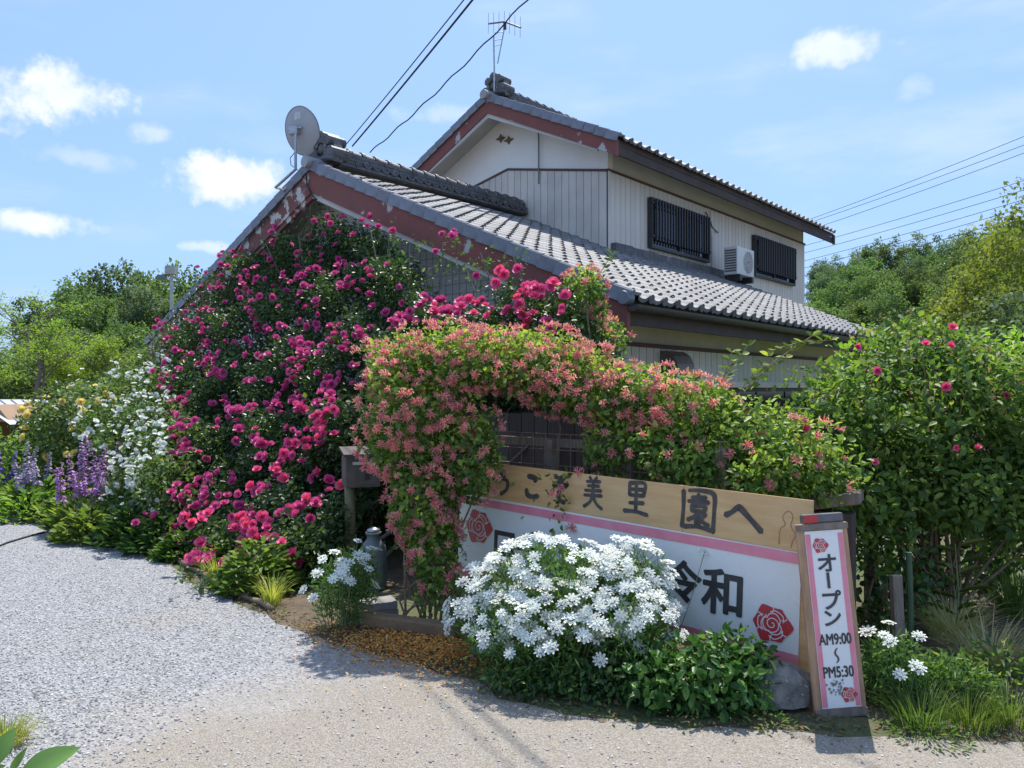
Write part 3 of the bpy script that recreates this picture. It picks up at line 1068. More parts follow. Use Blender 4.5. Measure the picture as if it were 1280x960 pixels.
    prism_s([(h.UG + .002, h.UA - .153), (gr - .05, zt(gr - .05) - .153), (gr - .05, zt(gr - .05) - .17), (h.UG + .002, h.UA - .17)], U0 + .055, s0 - .002).build('soffit', M_soffit, r_)
    MB().box((U0 + .04, gl + .03, h.UE - .30), (U1 - .03, gl + .075, h.UE - .155)).build('fascia', M_rafter, r_)
    MB().box((U1 - .12, gl - .02, h.UE - .34), (U1 - .02, gl + .029, h.UE - .10)).build('eave_end', M_rafter, r_)
    ridge(r_, U0 + .34, U1 - .05, h.UG, h.UA + .0, 3, False)
    ridge_end(r_, U0 + .2, h.UG, h.UA + .02, 1.05)


build_lower()
build_upper()


# ------------------------------------------------------------------ things on the house
def frame_at(name, p, X, Z, label, cat, group=None):
    """an Empty whose local x/z axes point along X and Z"""
    o = empty(name, (0, 0, 0), 0, label, cat, group)
    X = Vector(X).normalized()
    Z = Vector(Z).normalized()
    Y = Z.cross(X).normalized()
    X = Y.cross(Z)
    p = Vector(p)
    o.matrix_world = Matrix(((X.x, Y.x, Z.x, p.x), (X.y, Y.y, Z.y, p.y), (X.z, Y.z, Z.z, p.z), (0, 0, 0, 1)))
    return o


def satellite_dish():
    base = hw(-.06, 6.02, 4.52)
    t = empty('satellite_dish', base, 0, 'round grey satellite dish on a bent pole at the lower roof edge', 'satellite dish')
    c = at(377, 163, 11.35) - base
    MB().tube([(.10, -.02, .12), (-.02, -.02, .02), (-.14, -.02, .06), (c.x - .06, c.y - .13, .25), (c.x - .06, c.y - .13, c.z + .02)], .022, 8).build('pole', M_steel, t)
    ax = Vector((.46, .82, .30)).normalized()
    q = ax.to_track_quat('Z', 'Y').to_matrix()
    n = 40
    prof = [(.002, -.07)] + [(.345 * i / 8, -.07 + .07 * (i / 8) ** 2) for i in range(1, 9)] + [(.352, .004), (.345, .012)] + [(.345 * i / 8, -.058 + .07 * (i / 8) ** 2) for i in range(8, 0, -1)]
    d = MB()
    vs = []
    for r_, z in prof:
        for k in range(n):
            a = 2 * math.pi * k / n
            vs.append(q @ Vector((r_ * math.cos(a) * .94, r_ * math.sin(a), z)) + c)
    d.add(vs, [(i * n + k, i * n + (k + 1) % n, (i + 1) * n + (k + 1) % n, (i + 1) * n + k) for i in range(len(prof) - 1) for k in range(n)])
    dish = d.build('reflector', M_dish, t, smooth=True)
    rim = MB()
    rim.tube([q @ Vector((.348 * .94 * math.cos(2 * math.pi * k / n), .348 * math.sin(2 * math.pi * k / n), .004)) + c for k in range(n + 1)], .009, 6, False).build('rim', mat('dark dish rim', (.2, .22, .26), None, .5), dish)
    bk = c - ax * .12
    b = MB()
    b.box((bk.x - .10, bk.y - .05, bk.z - .05), (bk.x + .02, bk.y + .05, bk.z + .06))
    b.tube([bk + Vector((-.12, -.02, .02)), bk + Vector((.08, -.02, .05))], .018, 8)
    b.tube([bk + Vector((-.03, 0, 0)), c - ax * .055], .05, 8)
    b.build('mount_bracket', M_steel, t)
    MB().tube([c + q @ Vector((.0, -.30, 0)), c + ax * .2 + q @ Vector((0, -.38, 0)), c + ax * .36 + q @ Vector((0, -.34, 0))], .014, 6).build('feed_arm', M_steel, t)
    MB().tube([c + ax * .36 + q @ Vector((0, -.34, 0)), c + ax * .30 + q @ Vector((0, -.27, 0))], .03, 8).build('receiver', M_dish, t)
    lab = MB()
    m4 = [c + q @ Vector((x, y, -.07 + .07 * (math.hypot(x, y) / .345) ** 2 - .004)) for x, y in ((.05, .17), (-.07, .17), (-.07, .27), (.05, .27))]
    lab.add(m4, [(0, 1, 2, 3)]).build('sticker', mat('pale sticker', (.6, .61, .62), None, .5), dish)
    MB().tube([c + Vector((-.06, -.14, -.35)), c + Vector((-.13, -.16, -.45)), c + Vector((-.12, -.15, -.55)), c + Vector((-.02, -.12, -.62))], .006, 5).build('coax', M_cable, t)


def tv_antenna():
    b = hw(4.12, 5.68, 7.12)
    t = empty('tv_antenna', b, 0, 'thin metal television aerial above the upper roof ridge', 'antenna')
    D = b.y
    rel = lambda px, py, dy=0: at(px, py, D + dy) - b
    foot = rel(618, 118)
    MB().tube([(foot.x, foot.y - .14, 0), (foot.x, foot.y - .14, foot.z + .4), rel(617, 44)], .016, 6).build('mast', M_steel, t)
    MB().tube([rel(622, 78), rel(632, 26)], .013, 6).build('stay', M_steel, t)
    for y in (40, 49, 56):
        MB().tube([rel(618, y), rel(630 - (y - 40) * .2, y - 2)], .008, 5).build('strut', M_steel, t)
    L, Cc, Rr = rel(611, 28, .25), rel(631, 25.5), rel(651, 33, -.25)
    boom = MB().tube([L, Cc, Rr], .018, 6).build('boom', M_iron, t)
    for i in range(7):
        f = i / 6
        p = L.lerp(Cc, f * 2) if f < .5 else Cc.lerp(Rr, f * 2 - 1)
        MB().tube([p + Vector((-.008, 0, .2)), p + Vector((-.012, 0, -.19))], .0055, 5).build('element', M_steel, t)
    p = Cc + Vector((0, -.02, -.09))
    MB().box((p.x - .03, p.y - .03, p.z - .06), (p.x + .03, p.y + .03, p.z + .06)).build('junction_box', M_black, t)


def ac_unit():
    sl = (House.ZA - House.ZE) / House.GA
    g = 2.95
    z0 = House.ZE + sl * g + .04
    t = empty('air_conditioner', hw(8.15, g, z0), TH, 'off white air conditioner outdoor unit on the lower roof tiles', 'air conditioner')
    body = MB().box((0, -.30, .06), (.80, 0, .63)).build('casing', M_ac, t, bevel=.02)
    ring = MB()
    n = 28
    c = Vector((.50, -.305, .345))
    for rr in (.055, .10, .145, .19, .225):
        ring.tube([c + Vector((rr * math.cos(2 * math.pi * k / n), 0, rr * math.sin(2 * math.pi * k / n))) for k in range(n + 1)], .006, 5, False)
    for k in range(12):
        a = 2 * math.pi * k / 12
        ring.tube([c + Vector((.04 * math.cos(a), 0, .04 * math.sin(a))), c + Vector((.225 * math.cos(a), 0, .225 * math.sin(a)))], .004, 4)
    ring.build('fan_grille', M_ac, t)
    MB().lathe([(.001, 0), (.225, 0), (.225, .004)], 28, c + Vector((0, .0045, 0)), Matrix.Rotation(R(90), 3, 'X')).build('fan_well', mat('grey fan well', (.2, .2, .2), None, .6), t)
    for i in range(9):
        MB().box((-.008, -.28, .12 + i * .052), (-.001, -.03, .15 + i * .052)).build('louvre_slot', mat('louvre shadow', (.12, .12, .12), None, .6), t)  # dark strips paint the shadow in the casing slots
    for x in (.08, .64):
        MB().box((x, -.32, -.06), (x + .08, .02, .06)).build('foot', M_black, t)


def gable_trellis():
    t = empty('wire_trellis', hw(.45, 1.2, 0), TH, 'rusty wire grid trellis fixed across the lower white gable wall', 'trellis')
    h = House
    sl = (h.ZA - h.ZE) / h.GA
    top = lambda g: h.ZE + sl * (g + 1.2) - .52
    mv, mh = MB(), MB()
    g = .0
    while g < 3.7:
        mv.tube([(.0, g, .3), (.0, g, top(g))], .0035, 4, False)
        g += .125
    z = .4
    while z < 3.9:
        g0 = max(0, (z - top(0)) / sl)
        if g0 < 3.6:
            mh.tube([(-.008, g0, z), (-.008, 3.7, z)], .0035, 4, False)
        z += .125
    mv.build('upright_wires', M_wire, t)
    mh.build('cross_wires', M_wire, t)


satellite_dish()
tv_antenna()
ac_unit()
gable_trellis()


# ------------------------------------------------------------------ lettering helpers (flat print: x right, z up, front faces -y)
def text_mesh(ch, size, m, bold=0.0, sx=1.0, name='character'):
    cu = bpy.data.curves.new('t', 'FONT')
    cu.body = ch
    cu.size = 1.0
    cu.resolution_u = 4
    o = bpy.data.objects.new('t', cu)
    COL.objects.link(o)
    dg = bpy.context.evaluated_depsgraph_get()
    dg.update()
    me = bpy.data.meshes.new_from_object(o.evaluated_get(dg))
    bpy.data.objects.remove(o)
    co = np.array([v.co[:] for v in me.vertices]) if len(me.vertices) else np.zeros((1, 3))
    lo, hi = co.min(0), co.max(0)
    c = (lo + hi) / 2
    k = size / max(hi[1] - lo[1], 1e-6)
    base = [((v.co.x - c[0]) * k * sx, (v.co.y - c[1]) * k) for v in me.vertices]
    faces = [tuple(p.vertices) for p in me.polygons]
    bpy.data.meshes.remove(me)
    mb = MB()
    w = bold * size
    for i in range(13 if bold else 1):                 # heavy weight: the outline widened all round
        a = 2 * math.pi * i / 12
        dx, dz = (0, 0) if i == 12 or not bold else (w * math.cos(a), w * math.sin(a))
        mb.add([(x + dx, -.00004 * i, z + dz) for x, z in base], faces)
    return mb.mesh(name, m), (hi - lo) * k


def stroke(mb, pts, w, y):
    """a brush stroke as a flat ribbon with rounded ends through 2-D points"""
    P = [np.array(p, float) for p in pts]
    # resample with a Catmull-Rom spline
    Q, Wd = [], []
    ws = w if hasattr(w, '__len__') else [w] * len(P)
    for i in range(len(P) - 1):
        p0, p1, p2, p3 = P[max(i - 1, 0)], P[i], P[i + 1], P[min(i + 2, len(P) - 1)]
        for j in range(6):
            t = j / 6
            Q.append(.5 * ((2 * p1) + (p2 - p0) * t + (2 * p0 - 5 * p1 + 4 * p2 - p3) * t * t + (3 * p1 - p0 - 3 * p2 + p3) * t ** 3))
            Wd.append(ws[i] + (ws[i + 1] - ws[i]) * t)
    Q.append(P[-1])
    Wd.append(ws[-1])
    Q = np.array(Q)
    T = np.gradient(Q, axis=0)
    T /= np.maximum(np.linalg.norm(T, axis=1, keepdims=True), 1e-9)
    N = np.stack([-T[:, 1], T[:, 0]], 1)
    Wd = np.array(Wd)[:, None] / 2
    Lp, Rp = Q + N * Wd, Q - N * Wd
    n = len(Q)
    a, b = Q[0] - T[0] * Wd[0] * .8, Q[-1] + T[-1] * Wd[-1] * .8
    vs = [(p[0], y, p[1]) for p in Lp] + [(p[0], y, p[1]) for p in Rp] + [(a[0], y, a[1]), (b[0], y, b[1])]
    mb.add(vs, [(i, n + i, n + i + 1, i + 1) for i in range(n - 1)] + [(0, 2 * n, n), (n - 1, 2 * n - 1, 2 * n + 1)])


BRUSH = {
    'yo': [[(.55, .95), (.55, .5), (.5, .15), (.25, .1), (.2, .28), (.45, .32), (.9, .1)], [(.55, .68), (.85, .72)]],
    'u': [[(.25, .92), (.6, .84)], [(.1, .55), (.45, .68), (.75, .62), (.82, .42), (.7, .18), (.35, -.02)]],
    'ko': [[(.2, .85), (.5, .84), (.8, .8), (.68, .70)], [(.12, .32), (.22, .12), (.55, .06), (.95, .12)]],
    'so': [[(.2, .9), (.45, .86), (.78, .97), (.55, .75), (.1, .56), (.5, .6), (.98, .66), (.6, .48), (.42, .28), (.55, .08), (.8, .02)]],
    'mi': [[(.3, 1.0), (.4, .9)], [(.68, 1.02), (.58, .9)], [(.15, .84), (.85, .88)], [(.22, .7), (.8, .73)], [(.08, .54), (.92, .58)], [(.5, .86), (.5, .45)], [(.05, .38), (.95, .42)], [(.5, .5), (.38, .2), (.05, .0)], [(.52, .36), (.7, .14), (.98, .0)]],
    'sato': [[(.2, .97), (.22, .6)], [(.2, .96), (.85, .99), (.8, .6)], [(.24, .78), (.8, .8)], [(.24, .6), (.8, .62)], [(.5, .96), (.5, .1)], [(.22, .36), (.82, .4)], [(0, .1), (.5, .12), (1.0, .06)]],
    'en': [[(.04, .94), (.05, .5), (.02, .05)], [(.2, .96), (.6, .99), (.95, .92), (.97, .5), (.95, .02)], [(.1, .06), (.5, .1), (.9, .05)], [(.3, .8), (.72, .83)], [(.5, .9), (.5, .7)], [(.2, .7), (.8, .72)], [(.3, .58), (.32, .46)], [(.3, .59), (.7, .61), (.66, .47)], [(.32, .47), (.68, .48)], [(.52, .46), (.4, .34), (.2, .24)], [(.46, .38), (.45, .16), (.58, .24)], [(.74, .42), (.6, .33)], [(.5, .4), (.64, .24), (.82, .16)]],
    'he': [[(.02, .55), (.18, .7), (.34, .92), (.42, .9), (.7, .5), (.98, .08)]],
}


def brush_char(key, x0, x1, z0, z1, w, y, parent):
    mb = MB()
    for st in BRUSH[key]:
        P = [(x0 + (x1 - x0) * a, z0 + (z1 - z0) * b) for a, b in st]
        ws = [w * 1.15 * (.75 + .5 * ((i * 7 + len(st) * 3) % 5) / 5) for i in range(len(P))]
        stroke(mb, P, ws, y)
        y -= .00012
    return mb.build('brush_character', M_brush, parent)


def rose_emblem(cx, cz, w, h, y, parent):
    """printed red rose: petal silhouette with white petal lines"""
    mb = MB()
    outl = []
    n = 90
    for i in range(n):
        t = 2 * math.pi * i / n
        k = (t * 6 / (2 * math.pi)) % 1.0
        r_ = .84 + .16 * (1 - abs(2 * k - 1)) ** 1.7 - .05 * math.sin(3 * t) - .03 * math.cos(2 * t)
        outl.append((cx + w / 2 * r_ * math.sin(t), y, cz + h / 2 * r_ * math.cos(t)))
    mb.add(outl, [tuple(range(n))])
    o = mb.build('rose_print', M_redprint, parent)
    ln = MB()
    P = lambda r_, deg: (cx + w / 2 * r_ * math.sin(R(deg)), cz + h / 2 * r_ * math.cos(R(deg)))
    lw = w * .026
    yy = y - .0006
    stroke(ln, [P(.06 + .0012 * a, a * 1.9) for a in range(0, 380, 20)], lw, yy)            # heart spiral
    for a in (10, 130, 250):                                                                  # inner petals
        stroke(ln, [P(.38, a - 50), P(.50, a - 22), P(.55, a + 10), P(.48, a + 48), P(.36, a + 74)], lw, yy - .0002 * (a / 120))
    for a in range(0, 360, 60):                                                               # outer petals
        stroke(ln, [P(.56, a), P(.70, a + 6), P(.84, a + 2)], lw, yy - .001)
    for a in (30, 150, 270):
        stroke(ln, [P(.58, a - 38), P(.70, a - 16), P(.72, a + 18), P(.60, a + 42)], lw, yy - .0014)
    ln.build('petal_lines', M_whiteprint, o)
    return o


# ------------------------------------------------------------------ the long welcome sign
def welcome_sign():
    a = Vector((-.39, 5.65, .13))
    t = empty('welcome_sign', a, 0, 'long painted plywood welcome sign with pink banded white banner and brush lettering', 'sign')
    b = Vector((1.5, 3.9, .08))
    L = (b - a).length
    X = (b - a).normalized()
    back = Vector((.679, .734, 0))
    Z = X.cross(back).normalized()
    Z = Z if Z.z > 0 else -Z
    Z = (Z * math.cos(.04) + back * math.sin(.04)).normalized()
    Y = Z.cross(X)
    t.matrix_world = Matrix(((X.x, Y.x, Z.x, a.x), (X.y, Y.y, Z.y, a.y), (X.z, Y.z, Z.z, a.z), (0, 0, 0, 1)))
    L = 2.57
    seam = 1.83
    MB().box((-.02, 0, 0), (seam - .0015, .014, .905)).build('plywood_panel', M_ply, t)
    MB().box((seam + .0015, 0, 0), (L, .014, .905)).build('plywood_panel', M_ply, t)
    # frame battens behind and the legs that carry the board
    for x in (.1, 1.2, 2.45):
        MB().box((x, .015, -.16), (x + .045, .06, .88)).build('back_post', M_oldwood, t)
    zt = lambda x: .655 - .010 * x
    # banner sheet with slack wrinkles
    nx, nz = 70, 18
    vs, fs = [], []
    for j in range(nz + 1):
        for i in range(nx + 1):
            x = -.018 + (L - .03) * i / nx
            zz = .045 + (.66 - .012 * x / 1.0 * .9 - .045) * j / nz
            y = -.004 - .0022 * (1 + math.sin(x * 5 + zz * 9) * math.sin(x * 2.3 - zz * 7))
            vs.append((x, y, zz))
    for j in range(nz):
        for i in range(nx):
            k = j * (nx + 1) + i
            fs.append((k, k + 1, k + nx + 2, k + nx + 1))
    ban = MB().add(vs, fs).build('banner', M_banner, t, smooth=True)
    yp = -.0095
    def strip(z0l, z0r, z1l, z1r, name):
        n = 40
        v, f = [], []
        for i in range(n + 1):
            x = -.018 + (L - .03) * i / n
            u = i / n
            v += [(x, yp, z0l + (z0r - z0l) * u), (x, yp, z1l + (z1r - z1l) * u)]
        for i in range(n):
            f.append((2 * i, 2 * i + 2, 2 * i + 3, 2 * i + 1))
        MB().add(v, f).build(name, M_pinkband, ban)
    strip(.592, .573, .645, .628, 'pink_band')
    strip(.056, .038, .128, .112, 'pink_band')
    for key, x0, x1, z0, z1, w in [('yo', .12, .27, .70, .86, .024), ('u', .34, .475, .70, .85, .026), ('ko', .61, .735, .70, .87, .030), ('so', .845, .985, .70, .885, .027), ('mi', 1.11, 1.26, .70, .89, .020),
                                   ('sato', 1.425, 1.59, .692, .89, .022), ('en', 1.82, 2.03, .66, .89, .023), ('he', 2.09, 2.305, .70, .83, .030)]:
        brush_char(key, x0, x1, z0, z1, w, -.003, t)
    # printed name
    for ch, x, sz, z in [('ロ', .445, .175, .35), ('ー', .64, .028, .355), ('ズ', .835, .18, .352), ('ガ', 1.03, .19, .352), ('ー', 1.225, .028, .355), ('デ', 1.41, .18, .352), ('ン', 1.60, .17, .35), ('令', 1.848, .225, .364), ('和', 2.09, .24, .348)]:
        me, ext = text_mesh(ch, sz, M_ink, .030 if ch in '令和' else (.2 if ch == 'ー' else .035))
        inst('character', me, ban, Matrix.Translation((x, -.0105, z)))
    rose_emblem(.19, .44, .265, .265, -.0105, ban)
    rose_emblem(2.38, .24, .218, .212, -.0105, ban)
    # water stain run on the bare ply, mould specks by the left rose
    st = MB()
    for k in range(2):
        r0 = 1 - .25 * k
        stroke(st, [(2.425 - .028 * r0, .66), (2.40, .70), (2.405, .74), (2.43, .765), (2.425 - .01, .80), (2.435, .832), (2.46, .83), (2.468, .80), (2.46, .76), (2.485, .72), (2.47, .68), (2.465, .65)], .0045 * r0, -.0016 - .0004 * k)
    st.build('water_stain', M_stain, t)
    md = MB()
    for i in range(60):
        x, z = .02 + abs(random.gauss(0, .03)), random.uniform(.18, .47)
        r_ = random.uniform(.003, .010)
        md.add([(x - r_, -.0102, z), (x, -.0102, z - r_ * .6), (x + r_ * 1.3, -.0102, z + r_ * .2), (x, -.0102, z + r_ * .8)], [(0, 1, 2, 3)])
    md.build('mould_specks', M_dirt, ban)
    return t


def open_sign():
    p = at(1050.5, 893, 3.66)
    t = empty('opening_hours_sign', (p.x, p.y, .0), 0, 'narrow upright opening hours board with pink side stripes and red roses', 'sign')
    t.rotation_euler = (R(-6), R(-3.4), R(2))
    W_, H_ = .252, .905
    MB().box((-W_ / 2, .0, 0), (W_ / 2, .018, H_)).build('backing_board', M_frame_wood, t, bevel=.003)
    MB().box((-W_ / 2, -.012, H_ - .03), (W_ / 2, -.001, H_ - .002)).build('top_batten', M_oldwood, t)
    MB().box((-W_ / 2, -.012, .0), (W_ / 2, -.001, .035)).build('bottom_batten', M_oldwood, t)
    bx0, bx1 = -.088, .100
    sheet = MB().box((bx0, -.004, .04), (bx1, -.001, H_ - .035)).build('printed_sheet', M_banner, t)
    for x0, x1 in ((bx0 + .002, bx0 + .026), (bx1 - .026, bx1 - .002)):
        MB().box((x0, -.006, .045), (x1, -.0045, H_ - .05)).build('pink_band', M_pinkband, sheet)
    y = -.0065
    for ch, x, z, sz, bold, sx in [('オ', .006, .715, .078, .03, 1.12), ('プ', .012, .54, .085, .03, 1.05), ('ン', .006, .455, .068, .034, 1.1), ('AM9:00', .006, .357, .05, .032, .70), ('PM5:30', .006, .205, .05, .032, .70)]:
        me, e = text_mesh(ch, sz, M_ink, bold, sx)
        inst('lettering' if len(ch) > 1 else 'character', me, sheet, Matrix.Translation((x, y, z)))
    MB().box((-.003, y - .001, .595), (.011, y, .67)).build('character', M_ink, sheet)
    tl = MB()
    stroke(tl, [(.012, .315), (.002, .302), (.0, .287), (.010, .273), (.012, .258), (.002, .246)], [.004, .008, .009, .009, .008, .004], y)
    tl.build('character', M_ink, sheet)
    rose_emblem(-.018, .80, .078, .078, y, sheet)
    rose_emblem(.045, .098, .078, .078, y, sheet)
    md = MB()
    for i in range(26):
        x, z, r_ = random.gauss(0, .018) - .005, random.uniform(.10, .17), random.uniform(.003, .009)
        md.add([(x - r_, y, z), (x, y, z - r_), (x + r_, y, z + r_ * .3), (x, y, z + r_)], [(0, 1, 2, 3)])
    md.build('mould_specks', M_dirt, sheet)
    # plastic-wrapped block tied on top, with a red patch
    bk = MB().box((-.085, .004, H_ + .001), (.115, .05, H_ + .045)).build('top_block', mat('dark wrapped block', (.10, .095, .095), (.16, .15, .15), .35, 10), t, bevel=.006)
    MB().box((-.083, -.002, H_ + .004), (-.015, .003, H_ + .042)).build('red_label', M_red, bk)


def mailbox():
    p = at(438, 712, 6.5)
    t = empty('letter_box', (p.x, p.y, 0), R(20), 'dark timber letter box on a round mossy post', 'letter box')
    MB().tube([(0, 0, -.05), (.003, 0, .4), (-.004, .0, .735)], [.048, .046, .045], 12).build('post', M_pole, t, smooth=True)
    b = prism_s([(-.13, .735), (.13, .735), (.13, .985), (-.13, 1.02 - .02)], -.055, .23)
    body = b.build('box_body', M_box_wood, t, bevel=.006)
    lid = MB().prism([(-.075, -.16, .995), (.25, -.16, .995), (.25, .15, 1.04), (-.075, .15, 1.04)], (0, 0, .02)).build('lid', mat('dark lid', (.07, .055, .05), None, .7), t)
    MB().box((.0, -.141, .925), (.215, -.131, .95)).build('letter_slot', mat('pale flap', (.55, .54, .52), None, .4), body)
    dr = MB().box((.02, -.138, .76), (.21, -.131, .89)).build('door', mat('box door', (.115, .095, .085), None, .7), body)
    MB().box((.10, -.146, .80), (.14, -.139, .87)).build('handle', M_black, dr)


def milk_churn():
    p = at(467, 745, 6.0)
    t = empty('metal_canister', (p.x, p.y, 0), 0, 'small grey blue metal canister with a narrow neck behind the blocks', 'canister')
    MB().lathe([(.10, 0), (.105, .02), (.105, .28), (.095, .33), (.06, .375), (.05, .39), (.05, .42), (.062, .425), (.062, .44), (.0, .445)], 20).build('body', M_iron, t, smooth=True)
    MB().lathe([(.05, .443), (.05, .46), (.02, .475), (.0, .478)], 14).build('lid', M_steel, t, smooth=True)
    MB().tube([(-.03, -.108, .27), (-.03, -.13, .275), (.03, -.13, .275), (.03, -.108, .27)], .007, 6).build('handle', M_black, t)
    MB().box((-.045, -.112, .17), (.02, -.105, .22)).build('maker_plate', M_black, t)


def concrete_block(p, rz, size, label):
    o = MB().box((-size[0] / 2, -size[1] / 2, 0), (size[0] / 2, size[1] / 2, size[2])).build('concrete_block', M_concrete, None, bevel=.006)
    o.location = p
    o.rotation_euler = (0, 0, rz)
    tag(o, label, 'concrete block')


def rock_mesh(seed, rx, ry, rz):
    bm_ = bmesh.new()
    bmesh.ops.create_icosphere(bm_, subdivisions=3, radius=1)
    P = np.array([v.co[:] for v in bm_.verts])
    k = 1 + .2 * lump(P, seed, 1.6) + .12 * lump(P, seed * 2.1, 4) + .05 * lump(P, seed * 3.3, 9)
    P = P * k[:, None]
    P = np.sign(P) * np.abs(P) ** .85
    for v, q in zip(bm_.verts, P):
        v.co = (q[0] * rx, q[1] * ry, max(q[2] * rz, -.04))
    me = bpy.data.meshes.new('rock')
    bm_.to_mesh(me)
    bm_.free()
    me.materials.append(M_rock)
    return me


def place_rock(x, y, s, seed, label, group=None):
    o = bpy.data.objects.new('rock', rock_mesh(seed, *s))
    COL.objects.link(o)
    o.location = (x, y, s[2] * .5)
    tag(o, label, 'rock', group)


def plank_fence():
    """dark stained board fence behind the letter box, running with the gable"""
    p = hw(-1.3, -.9, 0)
    t = empty('plank_fence', p, TH, 'dark stained vertical plank fence behind the letter box and roses', 'fence')
    bd = unitbox('plank', M_plank)
    for i in range(58):
        inst('plank', bd, t, Matrix.Translation((random.uniform(-.004, .004), i * .122, 0)) @ Matrix.Diagonal((.02, .115, 1.62 + random.uniform(-.01, .01), 1)))
    for z in (.4, 1.3):
        MB().box((-.035, 0, z), (-.006, 7.05, z + .06)).build('rail', M_plank, t)


def wire_fence():
    """posts, rails and wire grid just behind the long sign that carry the honeysuckle"""
    a, b = Vector((-.75, 6.35, 0)), Vector((1.30, 4.585, 0))
    X = (b - a).normalized()
    L = (b - a).length
    t = empty('wire_fence', a, math.atan2(X.y, X.x), 'old post and wire grid fence behind the welcome sign', 'fence')
    for i in range(5):
        x = .05 + i * (L - .1) / 4
        MB().box((x - .035, -.035, -.1), (x + .035, .035, 1.2)).build('post', M_oldwood, t, bevel=.005)
    MB().box((0, .037, 1.14), (L, .07, 1.20)).build('top_rail', M_oldwood, t)
    mv = MB()
    x = .02
    while x < L:
        mv.tube([(x, -.045, .2), (x, -.045, 1.24)], .003, 4, False)
        x += .11
    mv.build('upright_wires', M_wire, t)
    mh = MB()
    for k in range(10):
        mh.tube([(0, -.051, .25 + k * .11), (L, -.051, .25 + k * .11)], .003, 4, False)
    mh.build('cross_wires', M_wire, t)
    # added dark slats behind it, standing in for the shaded house wall
    c, d = Vector((-.45, 6.95, 0)), Vector((2.15, 4.93, 0))
    X = (d - c).normalized()
    t2 = empty('shade_backdrop', c, math.atan2(X.y, X.x), 'added dark slatted backdrop standing in for the shaded house wall', 'fence')
    sb = unitbox('slat', M_plank)
    n = int((d - c).length / .135)
    for i in range(n):
        inst('slat', sb, t2, Matrix.Translation((i * .135, 0, 0)) @ Matrix.Diagonal((.128, .02, 1.36 + random.uniform(-.015, .015), 1)))
    for z in (.5, 1.2):
        MB().box((0, .021, z), ((d - c).length, .05, z + .06)).build('rail', M_plank, t2)


